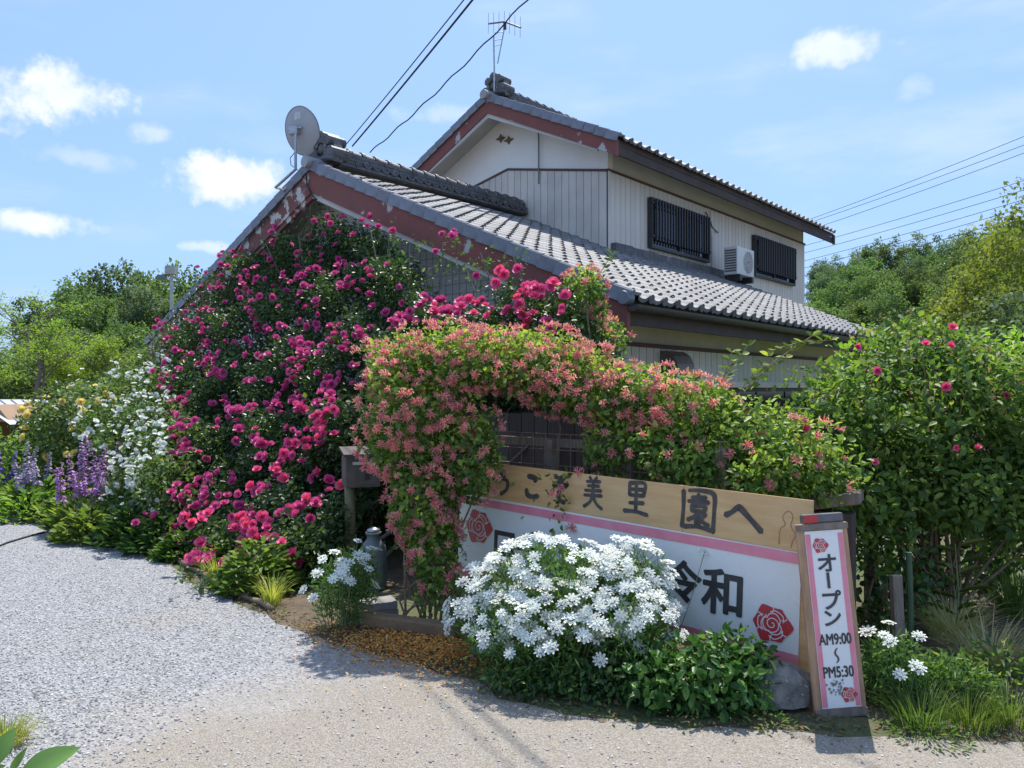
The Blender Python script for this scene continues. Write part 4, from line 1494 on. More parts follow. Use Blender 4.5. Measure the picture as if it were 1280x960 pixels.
def sill_and_small():
    # old timber sill at the foot of the honeysuckle
    p = at(490, 790, 4.95)
    o = MB().box((-.42, -.05, 0), (.42, .05, .085)).build('timber_sill', mat('brown sill timber', (.25, .165, .09), (.17, .11, .065), .9, 6, .4), None, bevel=.012)
    o.location = (p.x + .05, p.y + .02, 0)
    o.rotation_euler = (0, 0, R(-24))
    tag(o, 'brown timber sill lying at the foot of the honeysuckle', 'timber')
    q = at(471, 770, 5.25)
    concrete_block((q.x, q.y, 0), R(28), (.26, .17, .06), 'lower of two grey concrete blocks stacked beside the canister')
    concrete_block((q.x, q.y, .061), R(25), (.25, .165, .055), 'upper of two grey concrete blocks stacked beside the canister')
    place_rock(1.31, 3.78, (.15, .12, .13), 1.3, 'rounded grey field stone propping the sign end beside the hours board')
    place_rock(1.62, 3.93, (.1, .09, .10), 2.6, 'small dark stone behind the hours board')
    # leaning stake right of the signs
    s = at(1123, 800, 4.35)
    o = MB().box((-.03, -.02, -.02), (.03, .02, .50)).build('wooden_stake', M_oldwood, None, bevel=.004)
    o.location = (s.x, s.y, 0)
    o.rotation_euler = (R(-2), R(-1), R(8))
    tag(o, 'weathered grey square stake standing right of the hours board', 'stake')
    o = MB().tube([(0, 0, -.02), (.004, 0, .35), (-.004, 0, .62)], .017, 8).build('garden_cane', mat('green plastic cane', (.06, .12, .06), None, .6), None)
    o.location = (s.x + .085, s.y + .05, 0)
    tag(o, 'thin green garden cane beside the weathered stake', 'cane')
    for i, (px, py, Y, h) in enumerate([(1160, 745, 5.3, .85), (1225, 715, 5.9, 1.05), (1088, 740, 5.2, .9)]):
        w = at(px, py, Y)
        o = MB().box((-.035, -.035, -.02), (.035, .035, h)).build('fence_post', M_plank, None, bevel=.004)
        o.location = (w.x, w.y, 0)
        tag(o, ['dark fence post under the rose bush behind the dry grass', 'tall dark post under the rose bush beside the shaded grass', 'dark post under the rose bush behind the hours board'][i], 'post', 'dark posts under the rose bush')
    # two far posts seen right of the bush
    for px, Y in ((1251, 7.2), (1262, 7.6)):
        w = at(px, 600, Y)
        o = MB().tube([(0, 0, -.02), (0, 0, .9)], .02, 7).build('stake_post', M_oldwood, None)
        o.location = (w.x, w.y, 0)
        tag(o, 'thin wooden stake in the sunny grass past the rose bush', 'stake', 'stakes past the rose bush')
    # heavy old beam end sticking up behind the sign
    w = at(1040, 640, 4.5)
    t = empty('old_beam', (w.x, w.y, 0), R(-30), 'thick weathered beam end rising behind the sign corner', 'beam')
    MB().box((-.10, -.07, -.02), (.12, .07, .84)).build('upright', M_plank, t, bevel=.01)
    MB().prism([(-.14, -.09, .84), (.16, -.09, .90), (.16, -.09, .97), (-.14, -.09, .91)], (0, .18, 0)).build('cap', M_oldwood, t, bevel=.012)
    # small notice standing behind the white flowers
    n = at(612, 846, 4.35)
    t = empty('small_notice', (n.x, n.y, 0), R(-30), 'small pale green notice with a yellow strip half hidden by white flowers', 'sign')
    MB().box((-.09, 0, .05), (.13, .012, .46)).build('board', M_greenbd, t)
    MB().box((-.085, -.003, .06), (.125, -.001, .14)).build('lower_strip', mat('white strip', (.7, .7, .68), None, .5), t)
    ys = MB().box((-.085, -.003, .141), (.125, -.001, .20)).build('yellow_strip', M_yellow, t)
    bk = MB()
    for i in range(5):
        x = -.07 + i * .04
        for dz in (.155, .168, .18):
            bk.box((x, -.005, dz), (x + .028, -.0035, dz + .006))
        bk.box((x + .011, -.0052, .152), (x + .017, -.0036, .19))
    bk.build('lettering', M_ink, ys)
    MB().tube([(-.11, .01, -.02), (-.11, .01, .5)], .012, 7).build('stake', M_oldwood, t)
    # edging log strips along the gravel
    for i in range(4):
        k = np.array([(-3.45, 7.3), (-2.85, 6.62), (-2.38, 6.02), (-1.98, 5.6)])
        a = k[i]
        bq = k[min(i + 1, 3)] if i < 3 else np.array((-1.72, 5.32))
        o = MB().tube([(a[0] + .06, a[1] + .04, .02), ((a + bq)[0] / 2 + .06, (a + bq)[1] / 2 + .06, .025), (bq[0] + .05, bq[1] + .05, .018)], .022, 7).build('edging_pole', M_cane, None, smooth=True)
        tag(o, 'thin wooden edging pole on the gravel edge ' + ['under the large drooping leaves', 'under the left part of the pink rose', 'between the yellow striped grasses', 'nearest the letter box'][i], 'edging', 'edging poles along the gravel')
    # black hose across the drive
    pts = [at(px, py, 961 * 1.535 / (py - 487)) for px, py in [(-20, 690), (10, 678), (40, 669), (65, 663), (80, 655), (90, 645)]]
    o = MB().tube([(q.x, q.y, .016) for q in pts], .011, 7).build('garden_hose', M_cable, None, smooth=True)
    tag(o, 'thin black hose lying across the gravel drive', 'hose')
    # shed at the far left
    w = at(0, 560, 13)
    t = empty('garden_shed', (w.x - .75, w.y, 0), R(-6), 'small shed with pale tin roof and tan wall beyond the yellow roses', 'shed')
    MB().box((-1.2, 0, 0), (.75, 1.6, 1.05)).build('wall', M_orange_wall, t)
    MB().prism([(-1.35, -.25, 1.02), (1.2, -.25, 1.02), (.95, -.25, 1.3), (-1.35, -.25, 1.3)], (0, 2.1, .0)).build('gable', M_orange_wall, t)
    rf = MB()
    for i in range(9):
        y0 = -.35 + i * .25
        rf.add([(.70, y0, 1.36), (1.28, y0, .98), (1.28, y0 + .22, .98), (.70, y0 + .22, 1.36), (.70, y0 + .235, 1.385), (1.28, y0 + .235, 1.005), (1.28, y0 + .25, .98), (.70, y0 + .25, 1.36)], [(0, 1, 2, 3), (3, 2, 5, 4), (4, 5, 6, 7)])
        rf.add([(-1.4, y0, 1.36), (.70, y0, 1.36), (.70, y0 + .25, 1.36), (-1.4, y0 + .25, 1.36)], [(0, 1, 2, 3)])
    rf.build('roof', M_tin, t)
    MB().box((.2, -.02, 0), (.62, -.003, .8)).build('doorway', M_black, t)
    # flood light pole
    base = at(214, 470, 26)
    t = empty('floodlight_pole', (base.x, base.y, 0), 0, 'tall thin pole with two floodlights beyond the roof edge', 'lamp post')
    top = at(214, 343, 26).z
    MB().tube([(0, 0, -.1), (0, 0, top)], .055, 8).build('pole', mat('pale pole', (.5, .5, .48), None, .6), t)
    MB().box((-.16, -.15, top), (.16, .15, top + .28)).build('floodlight', mat('lamp housing', (.42, .41, .36), None, .5), t)
    MB().box((-.45, -.1, top - .16), (-.2, .12, top - .02)).build('floodlight', M_iron, t)
    MB().box((-.3, -.02, top - .05), (-.056, .03, top + .02)).build('bracket', M_iron, t)


welcome_sign()
open_sign()
mailbox()
milk_churn()
plank_fence()
wire_fence()
sill_and_small()


# ------------------------------------------------------------------ overhead cables
def cable(pts, r_, label, group, sag=0.0, name='overhead_cable'):
    P = []
    a, b = Vector(pts[0]), Vector(pts[-1])
    if len(pts) == 2:
        for i in range(25):
            f = i / 24
            p = a.lerp(b, f)
            p.z -= sag * 4 * f * (1 - f)
            P.append(p)
    else:
        P = [Vector(p) for p in pts]
    o = MB().tube(P, r_, 5).build(name, M_cable, None, smooth=True)
    tag(o, label, 'cable', group)


def cables():
    lab = 'thin power line in the %s strung above the wooded hillside'
    for y0, y1 in ((262, 151), (266, 162), (275, 172), (293, 207), (302, 219), (312, 231), (321, 241), (331, 252)):
        a, b = at(1010, y0, 85), at(1290, y1, 62)
        d = b - a
        cable([a - d * 1.2, b + d * .9], .026, lab % ('upper set of three' if y0 < 280 else 'lower set of five'), 'power lines over the hillside', 1.2)
    n = 30
    for i, ((xa, ya), (xb, yb), r_) in enumerate((((432, 180), (571, 0), .007), ((440, 182), (582, 0), .012))):
        a, b = at(xa, ya, 11.5 + .3 * i), at(xb, yb, 8.2 + .2 * i)
        cable([a, b + (b - a) * 1.6], r_, 'service cable rising steeply from the lower roof ridge', 'service cables to the lower ridge', .08)
    a, b = at(462, 190, 12.2), at(657, 0, 9.2)
    d = b - a
    P = []
    for i in range(60):
        f = i / 59 * 2.2
        p = a + d * f
        p.z += .018 * math.sin(i * 1.3) - .06 * math.sin(math.pi * min(f, 1))
        P.append(p)
    cable(P, .009, 'wavy twisted service cable passing in front of the aerial', None)


cables()


# ------------------------------------------------------------------ flower templates
def mesh_leafy(name, groups, mats):
    """groups: list of (V, F(quads), rnd, material index) joined into one mesh datablock"""
    Vs, Fs, Rs, Ms = [], [], [], []
    off = 0
    for V, F, rd, mi in groups:
        Vs.append(V)
        Fs.append(F + off)
        Rs.append(rd)
        Ms.append(np.full(len(F), mi))
        off += len(V)
    V, F, rd, mi = np.concatenate(Vs), np.concatenate(Fs), np.concatenate(Rs), np.concatenate(Ms)
    me = bpy.data.meshes.new(name)
    me.vertices.add(len(V))
    me.vertices.foreach_set('co', V.astype(np.float32).ravel())
    me.loops.add(F.size)
    me.loops.foreach_set('vertex_index', F.astype(np.int32).ravel())
    me.polygons.add(len(F))
    me.polygons.foreach_set('loop_start', np.arange(0, F.size, 4, dtype=np.int32))
    me.polygons.foreach_set('loop_total', np.full(len(F), 4, dtype=np.int32))
    me.polygons.foreach_set('material_index', mi.astype(np.int32))
    a = me.attributes.new('rnd', 'FLOAT', 'POINT')
    a.data.foreach_set('value', rd.astype(np.float32))
    for m in mats:
        me.materials.append(m)
    me.update()
    me.validate()
    return me


PETAL = (np.array([(-.22, 0, 0), (.22, 0, 0), (.55, .55, .16), (.30, 1, .34), (-.30, 1, .34), (-.55, .55, .16)]), np.array([(0, 1, 2, 5), (5, 2, 3, 4)]))


def bloom(name, m, r_, layers, seed):
    """a full rose: whorls of cupped petals, closing towards the heart"""
    g = np.random.default_rng(seed)
    gs = []
    for (n, rad, tilt, z0) in layers:
        for k in range(n):
            a = 2 * math.pi * (k + g.random() * .5) / n + z0 * 40
            d = np.array([[math.cos(a) * math.cos(tilt), math.sin(a) * math.cos(tilt), math.sin(tilt)]])
            up = np.array([[-math.cos(a) * math.sin(tilt), -math.sin(a) * math.sin(tilt), math.cos(tilt)]])
            L = np.array([r_ * rad * g.uniform(.85, 1.1)])
            V, F = leaf_arrays(np.array([[math.cos(a) * r_ * .08, math.sin(a) * r_ * .08, z0 * r_]]), d, up, L, L * 1.05, PETAL)
            gs.append((V, F, np.full(len(V), np.clip(g.normal(.5 + .25 * z0, .22), 0, 1)), 0))
    return mesh_leafy(name, gs, [m])


ROSE_L = [(6, 1.0, .15, .0), (5, .85, .6, .12), (5, .68, 1.0, .22), (3, .5, 1.3, .3)]
ROSE_OPEN = [(6, 1.0, .05, .0), (6, .8, .35, .06), (4, .5, .8, .1)]
PINK = [bloom('rose_bloom', M_pink, .046, ROSE_L, i) for i in range(3)]
WHITE = [bloom('rose_bloom', M_white_pet, .043, ROSE_OPEN, i + 9) for i in range(2)]
YELLOW = [bloom('rose_bloom', M_yellow_pet, .062, ROSE_L, i + 19) for i in range(2)]
RED = [bloom('rose_bloom', M_pink, .05, ROSE_L, 31)]


def honey_cluster(seed):
    """a whorl of slender trumpet flowers, pink tubes with paler split lips"""
    g = np.random.default_rng(seed)
    gs = []
    blade = (np.array([(-.5, 0, 0), (.5, 0, 0), (.9, 1, 0), (-.9, 1, 0)]), np.array([(0, 1, 2, 3)]))
    n = 11
    for k in range(n):
        a = 2 * math.pi * k / n + g.random() * .5
        tl = g.uniform(.0, 1.1)
        d = np.array([[math.cos(a) * math.cos(tl), math.sin(a) * math.cos(tl), math.sin(tl)]])
        L = np.array([g.uniform(.026, .04)])
        w = np.array([.0048])
        c = g.uniform(0, .45)
        for upv in ((0, 0, 1.0), (math.sin(a), -math.cos(a), .1)):
            V, F = leaf_arrays(np.array([[0, 0, 0.]]), d, np.array([upv]), L, w, blade)
            gs.append((V, F, np.full(len(V), c), 0))
        tip = d * L
        side = np.array([[-math.sin(a), math.cos(a), 0]])
        for sgn, c2 in ((1, .75), (-1, .95)):
            V, F = leaf_arrays(tip, d * .45 + np.array([[0, 0, .8 * sgn]]) + side * .3 * sgn, side, L * .5, np.array([.009]), LEAF4)
            gs.append((V, F, np.full(len(V), np.clip(c2 - g.random() * .5, 0, 1)), 0))
    return mesh_leafy('flower_cluster', gs, [M_hon_pet])


HONEY = [honey_cluster(i) for i in range(4)]


def orlaya_head(seed):
    """white lace umbel: large notched outer petals round a disc of small florets"""
    g = np.random.default_rng(seed)
    gs = []
    nu = 10
    for u in range(nu + 6):
        if u >= nu:
            a = 2 * math.pi * (u - nu) / 5 + g.random() * .4
            rr_ = .011 if u < nu + 5 else 0
            c = np.array([math.cos(a) * rr_, math.sin(a) * rr_, .003])
        elif u < nu:
            a = 2 * math.pi * u / nu + g.random() * .25
            c = np.array([math.cos(a) * .024, math.sin(a) * .024, -.004])
        for k in range(5):
            b = 2 * math.pi * k / 5 + a
            outw = math.cos(b - a) if u < nu else 0
            L = .0065 + (.0075 * max(outw, 0) ** 2 if u < nu else 0)
            d = np.array([[math.cos(b), math.sin(b), g.uniform(-.1, .25)]])
            V, F = leaf_arrays((c + d[0] * .002)[None], d, np.array([[0, 0, 1.]]) + g.normal(size=(1, 3)) * .25, np.array([L * 1.15]), np.array([L * 1.0]), LEAF4)
            gs.append((V, F, np.full(len(V), g.random()), 0))
        # greenish-white centre
        V, F = leaf_arrays(c[None] + np.array([[-.005, 0, .003]]), np.array([[1, 0, 0.]]), np.array([[0, 0, 1.]]), np.array([.010]), np.array([.010]), LEAF4)
        gs.append((V, F, np.full(len(V), .2), 0))
    return mesh_leafy('flower_head', gs, [M_white_pet])


ORLAYA = [orlaya_head(i) for i in range(4)]


def place_on(me_list, name, parent, p, nrm, size=1.0, origin=None):
    z = Vector(nrm).normalized()
    q = z.to_track_quat('Z', 'Y').to_matrix().to_4x4()
    p = Vector(p) - (origin or Vector((0, 0, 0)))
    return inst(name, random.choice(me_list), parent, Matrix.Translation(p) @ q @ Matrix.Rotation(random.uniform(0, 6.28), 4, 'Z') @ Matrix.Scale(size, 4))


def shift(o, origin):
    """mesh given in world coordinates -> child of a root at origin"""
    o.data.transform(Matrix.Translation(-Vector(origin)))
    return o


def join_instances(name, items, parent, origin, mats):
    """many blooms joined into one part (kind stuff). items: (mesh, matrix)"""
    cache = {}
    Vs, Fs, Rs = [], [], []
    off = 0
    for me, mtx in items:
        if me.name not in cache:
            co = np.empty(len(me.vertices) * 3, np.float32)
            me.vertices.foreach_get('co', co)
            li = np.empty(len(me.loops), np.int32)
            me.loops.foreach_get('vertex_index', li)
            rd = np.empty(len(me.vertices), np.float32)
            me.attributes['rnd'].data.foreach_get('value', rd)
            cache[me.name] = (co.reshape(-1, 3), li.reshape(-1, 4), rd)
        co, F, rd = cache[me.name]
        M_ = np.array(mtx)
        Vs.append(co @ M_[:3, :3].T + M_[:3, 3])
        Fs.append(F + off)
        Rs.append(np.clip(rd + random.uniform(-.15, .15), 0, 1))
        off += len(co)
    return from_arrays(name, np.concatenate(Vs), np.concatenate(Fs), mats, parent, np.concatenate(Rs), kind='stuff')


def bloom_set(name, meshes, P, N, sizes, root, origin, m, cap=300):
    """the cap blooms nearest the road become parts of their own, the rest one part"""
    order = np.argsort(np.linalg.norm(P - np.array([0, 0, CZ]), axis=1))
    rest = []
    for i, k in enumerate(order):
        z = Vector(N[k]).normalized()
        mtx = Matrix.Translation(Vector(P[k]) - Vector(origin)) @ z.to_track_quat('Z', 'Y').to_matrix().to_4x4() @ Matrix.Rotation(random.uniform(0, 6.28), 4, 'Z') @ Matrix.Scale(float(sizes[k]), 4)
        me = random.choice(meshes)
        if i < cap:
            inst(name, me, root, mtx)
        else:
            rest.append((me, mtx))
    if rest:
        join_instances('further_blooms', rest, root, origin, m)


# ------------------------------------------------------------------ pink climbing rose on the gable
def rose_front(g, z):
    return -3.2 + 3.35 * np.clip(z / 4.15, 0, 1) ** .92


def house_normal():
    n = np.array([-SV[0], -SV[1], .55])
    return n / np.linalg.norm(n)


PINK_POLY = [(203, 414), (225, 382), (256, 345), (285, 320), (330, 300), (362, 288), (400, 268), (435, 276), (475, 290), (500, 320), (515, 358), (545, 382), (575, 370), (610, 360), (650, 356), (690, 356), (718, 378), (742, 402), (740, 450), (640, 475),
             (560, 490), (505, 520), (470, 560), (440, 590), (425, 630), (412, 680), (392, 712), (345, 738), (292, 750), (245, 718), (215, 692), (203, 640), (192, 560), (190, 490), (196, 440)]


def climbing_rose():
    origin = hw(-2.9, 2.2, 0)
    t = empty('climbing_rose', origin, 0, 'huge pink climbing rose covering the gable end of the house', 'climbing rose')
    n = 150000
    q = poly_px(PINK_POLY, n)
    P = hit_surface(q, rose_front)
    ok = rng.random(n) < np.clip((P[:, 1] / 11.0) ** 2, .12, 1)     # even cover per square metre
    P = P[ok]
    n = len(P)
    N0 = house_normal()
    # sheet broken into boughs: lumps push forward, hollows fall back
    dep = .30 * lump(P, 1.1, 3.2) + .18 * lump(P, 2.7, 7.5)
    back = np.abs(rng.normal(0, .26, n)) + .05
    off = dep - back
    P = P + N0 * off[:, None]
    P += rng.normal(0, .045, (n, 3))
    P[:, 2] = np.maximum(P[:, 2], .02)
    over = np.maximum((P[:, :2] - E0) @ SV - .53, 0)                # nothing grows through the wall
    P[:, :2] -= over[:, None] * SV
    out = np.tile(N0, (n, 1)) + rng.normal(0, .3, (n, 3))
    # young pale growth sits on the outermost tips
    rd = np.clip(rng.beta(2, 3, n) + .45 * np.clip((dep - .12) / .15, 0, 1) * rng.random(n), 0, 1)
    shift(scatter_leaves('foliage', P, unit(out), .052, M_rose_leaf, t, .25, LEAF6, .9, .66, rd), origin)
    # sparse long shoots over the outline
    cn = MB()
    tips = []
    for px, py in [(400, 262), (405, 250), (470, 285), (574, 300), (580, 335), (600, 320), (330, 305), (530, 300), (640, 330), (300, 320), (745, 395), (210, 410), (380, 285), (498, 295), (560, 330)]:
        e = hit_surface(np.array([[px, py]], float), rose_front)[0]
        b = hit_surface(np.array([[px + random.uniform(-40, 20), py + random.uniform(30, 60)]], float), rose_front)[0] - N0 * .1
        m_ = (e + b) / 2 + N0 * .12 + np.array([0, 0, .15])
        cn.tube([b - origin, m_ - origin, e - origin], [.009, .006, .003], 5)
        for f in np.linspace(.35, 1, 14):
            tips.append((1 - f) ** 2 * b + 2 * f * (1 - f) * m_ + f * f * e)
    for k in range(26):                                     # main canes
        g = random.uniform(.8, 4.2)
        a = np.array(hw(-2.6 + random.uniform(-.3, .3), g, 0))
        top = hit_surface(poly_px(PINK_POLY, 1), rose_front)[0] - N0 * .4
        mid = (a + top) / 2 - N0 * random.uniform(.1, .35)
        cn.tube([a - origin, (a + mid) / 2 - origin + Vector((0, 0, .1)), mid - origin, (mid + top) / 2 - origin, top - origin], [.018, .016, .013, .01, .006], 6)
    cn.build('canes', M_bark, t)
    tips = np.array(tips) + rng.normal(0, .05, (len(tips), 3))
    tips = np.repeat(tips, 3, axis=0) + rng.normal(0, .04, (len(tips) * 3, 3))
    shift(scatter_leaves('shoot_leaves', tips, rand_dir(len(tips), .3), .046, M_rose_leaf, t, .1, LEAF6, .9, .62, np.clip(rng.normal(.75, .2, len(tips)), 0, 1)), origin)
    # blooms in clusters
    C = []
    cq = poly_px([(203, 414), (256, 345), (330, 305), (400, 278), (475, 294), (515, 362), (610, 362), (690, 360), (742, 402), (700, 440), (560, 480), (470, 550), (430, 600), (405, 690), (292, 735), (215, 690), (192, 560), (196, 440)], 330)
    extra = np.array([(575, 296), (586, 339), (655, 365), (668, 385), (690, 378), (640, 345), (425, 285), (480, 286), (405, 520), (330, 500), (520, 410), (280, 625), (305, 630), (690, 390), (675, 370), (660, 395), (210, 415), (205, 425)], float)
    cq = np.concatenate([cq, extra])
    for a in cq:
        k = int(rng.choice([1, 2, 3, 4, 6], p=[.25, .25, .22, .18, .10]))
        for _ in range(k):
            C.append(a + rng.normal(0, 7.5, 2) * np.array([1, 1.2]))
    C = np.array(C)
    ins = inside_px(C, PINK_POLY) & (C[:, 1] < 722)
    ins[-60:] |= C[-60:, 1] < 400
    C = C[ins & (C[:, 0] > 196)]
    BP = hit_surface(C, rose_front)
    dep = .30 * lump(BP, 1.1, 3.2) + .18 * lump(BP, 2.7, 7.5)
    BP = BP + N0 * (np.maximum(dep, -.18) + .05 + .07 * rng.random(len(BP)))[:, None]
    BP[:, 2] = np.maximum(BP[:, 2], .12)
    tocam = unit(np.array([0, 0, CZ]) - BP)
    over = np.maximum((BP[:, :2] - E0) @ SV - .45, 0)
    BP[:, :2] -= over[:, None] * SV
    BN = unit(N0 * .5 + tocam * .35 + np.array([0, 0, .45]) + rng.normal(0, .38, (len(BP), 3)))
    bloom_set('rose_bloom', PINK, BP, BN, rng.uniform(.75, 1.2, len(BP)), t, origin, M_pink)


climbing_rose()


# ------------------------------------------------------------------ white climbing rose further along the drive
def white_rose():
    origin = hw(-2.4, 5.9, 0)
    t = empty('white_climbing_rose', origin, 0, 'white climbing rose sprawling left of the pink rose', 'climbing rose')
    front = lambda g, z: -3.0 + 1.9 * sstep((z - .6) / 1.8)
    poly = [(70, 492), (105, 468), (150, 455), (185, 436), (205, 415), (222, 440), (222, 520), (216, 640), (175, 655), (150, 640), (130, 570), (90, 545)]
    n = 9500
    P = hit_surface(poly_px(poly, n), front)
    N0 = house_normal()
    dep = .28 * lump(P, 4.1, 3) + .12 * lump(P, .7, 7)
    P = P + N0 * (dep - np.abs(rng.normal(0, .25, n)))[:, None] + rng.normal(0, .05, (n, 3))
    P[:, 2] = np.maximum(P[:, 2], .02)
    shift(scatter_leaves('foliage', P, unit(np.tile(N0, (n, 1)) + rng.normal(0, .3, (n, 3))), .062, M_white_rose_leaf, t), origin)
    q = np.concatenate([poly_px(poly, 260), np.array([200, 530]) + rng.normal(0, 1, (190, 2)) * np.array([22, 62])])
    q = q[(q[:, 1] < 680) & (q[:, 0] > 60) & (q[:, 0] < 240) & (q[:, 1] > 445)]
    sel = q[:, 0] > 212
    BP = np.where(sel[:, None], hit_surface(q, rose_front), hit_surface(q, front))
    dep = .28 * lump(BP, 4.1, 3) + .12 * lump(BP, .7, 7)
    BP = BP + N0 * (np.maximum(dep, -.05) + .07)[:, None]
    BP = np.where(sel[:, None], BP + N0 * .12, BP)
    BN = unit(unit(np.array([0, 0, CZ]) - BP) * .4 + np.array([0, 0, .6]) + rng.normal(0, .4, BP.shape))
    bloom_set('rose_bloom', WHITE, BP, BN, rng.uniform(.4, .85, len(BP)), t, origin, M_white_pet)
    cn = MB()
    for k in range(9):
        a = np.array(hw(-2.5, 4.4 + .4 * k, 0))
        b = hit_surface(poly_px(poly, 1), front)[0] - N0 * .1
        cn.tube([Vector(a) - origin, (Vector(a) + Vector(b)) / 2 - origin + Vector((0, 0, .15)), Vector(b) - origin], [.016, .012, .006], 5)
    cn.build('canes', M_cane, t)


white_rose()


def bush(name, label, cat, blobs, n, size, m, origin=None, inner=.5, group=None, tmpl=LEAF6, aspect=.6, stems=8, wob=.2, f=3.0, droop=.2, rnd=None):
    origin = Vector(origin or (blobs[0][0][0], blobs[0][0][1], 0))
    t = empty(name, origin, 0, label, cat, group)
    P, out = blob_points(n, blobs, inner, wob, f)
    shift(scatter_leaves('foliage', P, out, size, m, t, droop, tmpl, .9, aspect, rnd), origin)
    if stems:
        sb = MB()
        for k in range(stems):
            c, r_ = blobs[k % len(blobs)]
            d = rand_dir(1, .6)[0]
            tip = Vector(c) + Vector(d) * .7 * Vector(r_).length / 1.73
            a = Vector((origin.x + random.uniform(-.4, .4) * r_[0], origin.y + random.uniform(-.3, .3) * r_[1], 0))
            a.z = 0
            mid = a.lerp(tip, .5) + Vector((0, 0, .12 * r_[2]))
            sb.tube([a - origin, mid - origin, tip - origin], [.014, .01, .004], 5)
        sb.build('stems', M_cane, t)
    return t, origin, blobs


def blooms_on(t, origin, blobs, meshes, n, m, size=(.7, 1.1), name='rose_bloom', up=.25, ymax=None, cap=300, face=.5):
    P, out = blob_points(n * 3, blobs, .96, .2, 3.0)
    cam_ = unit(np.array([0, 0, CZ]) - P)
    ok = (out * cam_).sum(1) > -.15
    P, out = P[ok][:n], out[ok][:n]
    P = P + out * .04
    N = unit(out * .5 + cam_[ok][:n] * face + np.array([0, 0, up]) + rng.normal(0, .3, P.shape))
    bloom_set(name, meshes, P, N, rng.uniform(size[0], size[1], len(P)), t, origin, m, cap)


# yellow rose, pale bushes and green masses at the far left
B = [((-6.3, 11.2, .95), (.75, .6, .65)), ((-5.7, 10.9, .8), (.5, .5, .5))]
t, og, _ = bush('yellow_rose_bush', 'bushy yellow rose behind the purple flower spikes', 'rose bush', B, 4200, .075, M_white_rose_leaf)
blooms_on(t, og, B, YELLOW, 46, M_yellow_pet, (.6, 1.0))
B = [((-7.1, 12.3, 1.0), (.7, .6, .62)), ((-6.2, 12.4, 1.1), (.8, .6, .55))]
t, og, _ = bush('cream_rose_bush', 'pale cream rose bush in front of the shed roof', 'rose bush', B, 4200, .08, M_white_rose_leaf)
blooms_on(t, og, B, YELLOW[:1] + WHITE, 22, M_white_pet, (.6, 1.0))
bush('garden_shrub', 'bright green rounded shrub below the light green tree', 'shrub', [((-6.9, 15.2, 1.05), (1.7, 1.0, .85)), ((-4.9, 15.2, 1.1), (1.2, 1.0, .85))], 7000, .10, M_tree_leaf)
bush('garden_shrub', 'dull green low shrub along the far edge of the drive', 'shrub', [((-8.8, 12.0, .45), (1.3, .7, .55)), ((-7.4, 11.4, .4), (.8, .6, .5))], 3600, .085, M_bush_leaf)
bush('garden_shrub', 'dark shrub filling the gap behind the white roses', 'shrub', [((-4.6, 12.8, 1.1), (1.3, .9, .95)), ((-3.4, 12.4, 1.2), (1.0, .8, 1.0))], 4200, .09, M_bush_leaf)


# ------------------------------------------------------------------ flower spikes
def spike_plant(x, y, heights, m, label, group, spread=.16, leafm=None):
    t = empty('flower_spike_plant', (x, y, 0), 0, label, 'flowering plant', group)
    st = MB()
    PP, DD, LL = [], [], []
    for h in heights:
        dx, dy = random.gauss(0, spread), random.gauss(0, spread * .6)
        lean = Vector((random.gauss(0, .06), random.gauss(0, .04), 0))
        top = Vector((dx, dy, h)) + lean
        st.tube([(dx * .3, dy * .3, 0), (dx * .8, dy * .8, h * .5), top], [.007, .006, .003], 5)
        k = int(70 * h)
        f = rng.random(k)
        z = h * (.45 + .55 * f)
        a = rng.random(k) * 6.28
        rr = .045 * (1.1 - f) + .008
        c = np.stack([dx * (.8 + .2 * f) + lean.x * f, dy * (.8 + .2 * f) + lean.y * f, z], 1)
        d = np.stack([np.cos(a), np.sin(a), np.full(k, -.25)], 1)
        PP.append(c + d * .004)
        DD.append(d)
        LL.append(rr + .012)
    st.build('stems', M_stem, t)
    P, D, L = np.concatenate(PP), np.concatenate(DD), np.concatenate(LL)
    leaves('florets', P, D, np.tile([0, 0, 1.0], (len(P), 1)) + rng.normal(0, .3, P.shape), L, L * .75, m, t, LEAF6)
    n = 260
    a = rng.random(n) * 6.28
    r_ = rng.random(n) ** .5 * .26
    P = np.stack([np.cos(a) * r_, np.sin(a) * r_, .03 + rng.random(n) * .33 * (1.1 - r_ / .26)], 1)
    D = np.stack([np.cos(a), np.sin(a), .5 + rng.random(n)], 1)
    leaves('leaves', P, D, np.tile([0, 0, 1.0], (n, 1)) + rng.normal(0, .3, (n, 3)), rng.uniform(.10, .22, n), rng.uniform(.035, .07, n), leafm or M_bush_leaf, t)
    return t


GP = 'foxglove like spikes along the drive'
for px, py, Y, hs, m, lb in [(100, 668, 8.3, (.92, .86, .98, .8, .75, .9, .7), M_purple_pet, 'dense clump of tall mauve flower spikes at the gravel edge'),
                             (128, 655, 8.9, (.95, 1.02, .8, .7), M_purple_pet, 'looser group of mauve flower spikes behind the dense clump'),
                             (170, 655, 8.6, (.90, .98, .72), M_purple_pet, 'slim mauve flower spikes in front of the white roses'),
                             (30, 645, 9.6, (.85, .9, .7, .78, .6), M_lav_pet, 'greyish lavender flower spikes near the shed'),
                             (52, 640, 9.9, (.7, .65, .75, .6), M_lav_pet, 'shorter lavender spikes beside the yellow rose'),
                             (4, 640, 10.2, (.75, .8, .7), mat('x', (0, 0, 0)) and leafmat('violet petal', [(0, (.1, .06, .4)), (1, (.2, .12, .55))], .3, .6, .2, (1, 1, 1)), 'deep violet flower spikes beside the shed')]:
    w = at(px, py, Y)
    spike_plant(w.x, w.y, hs, m, lb, None)


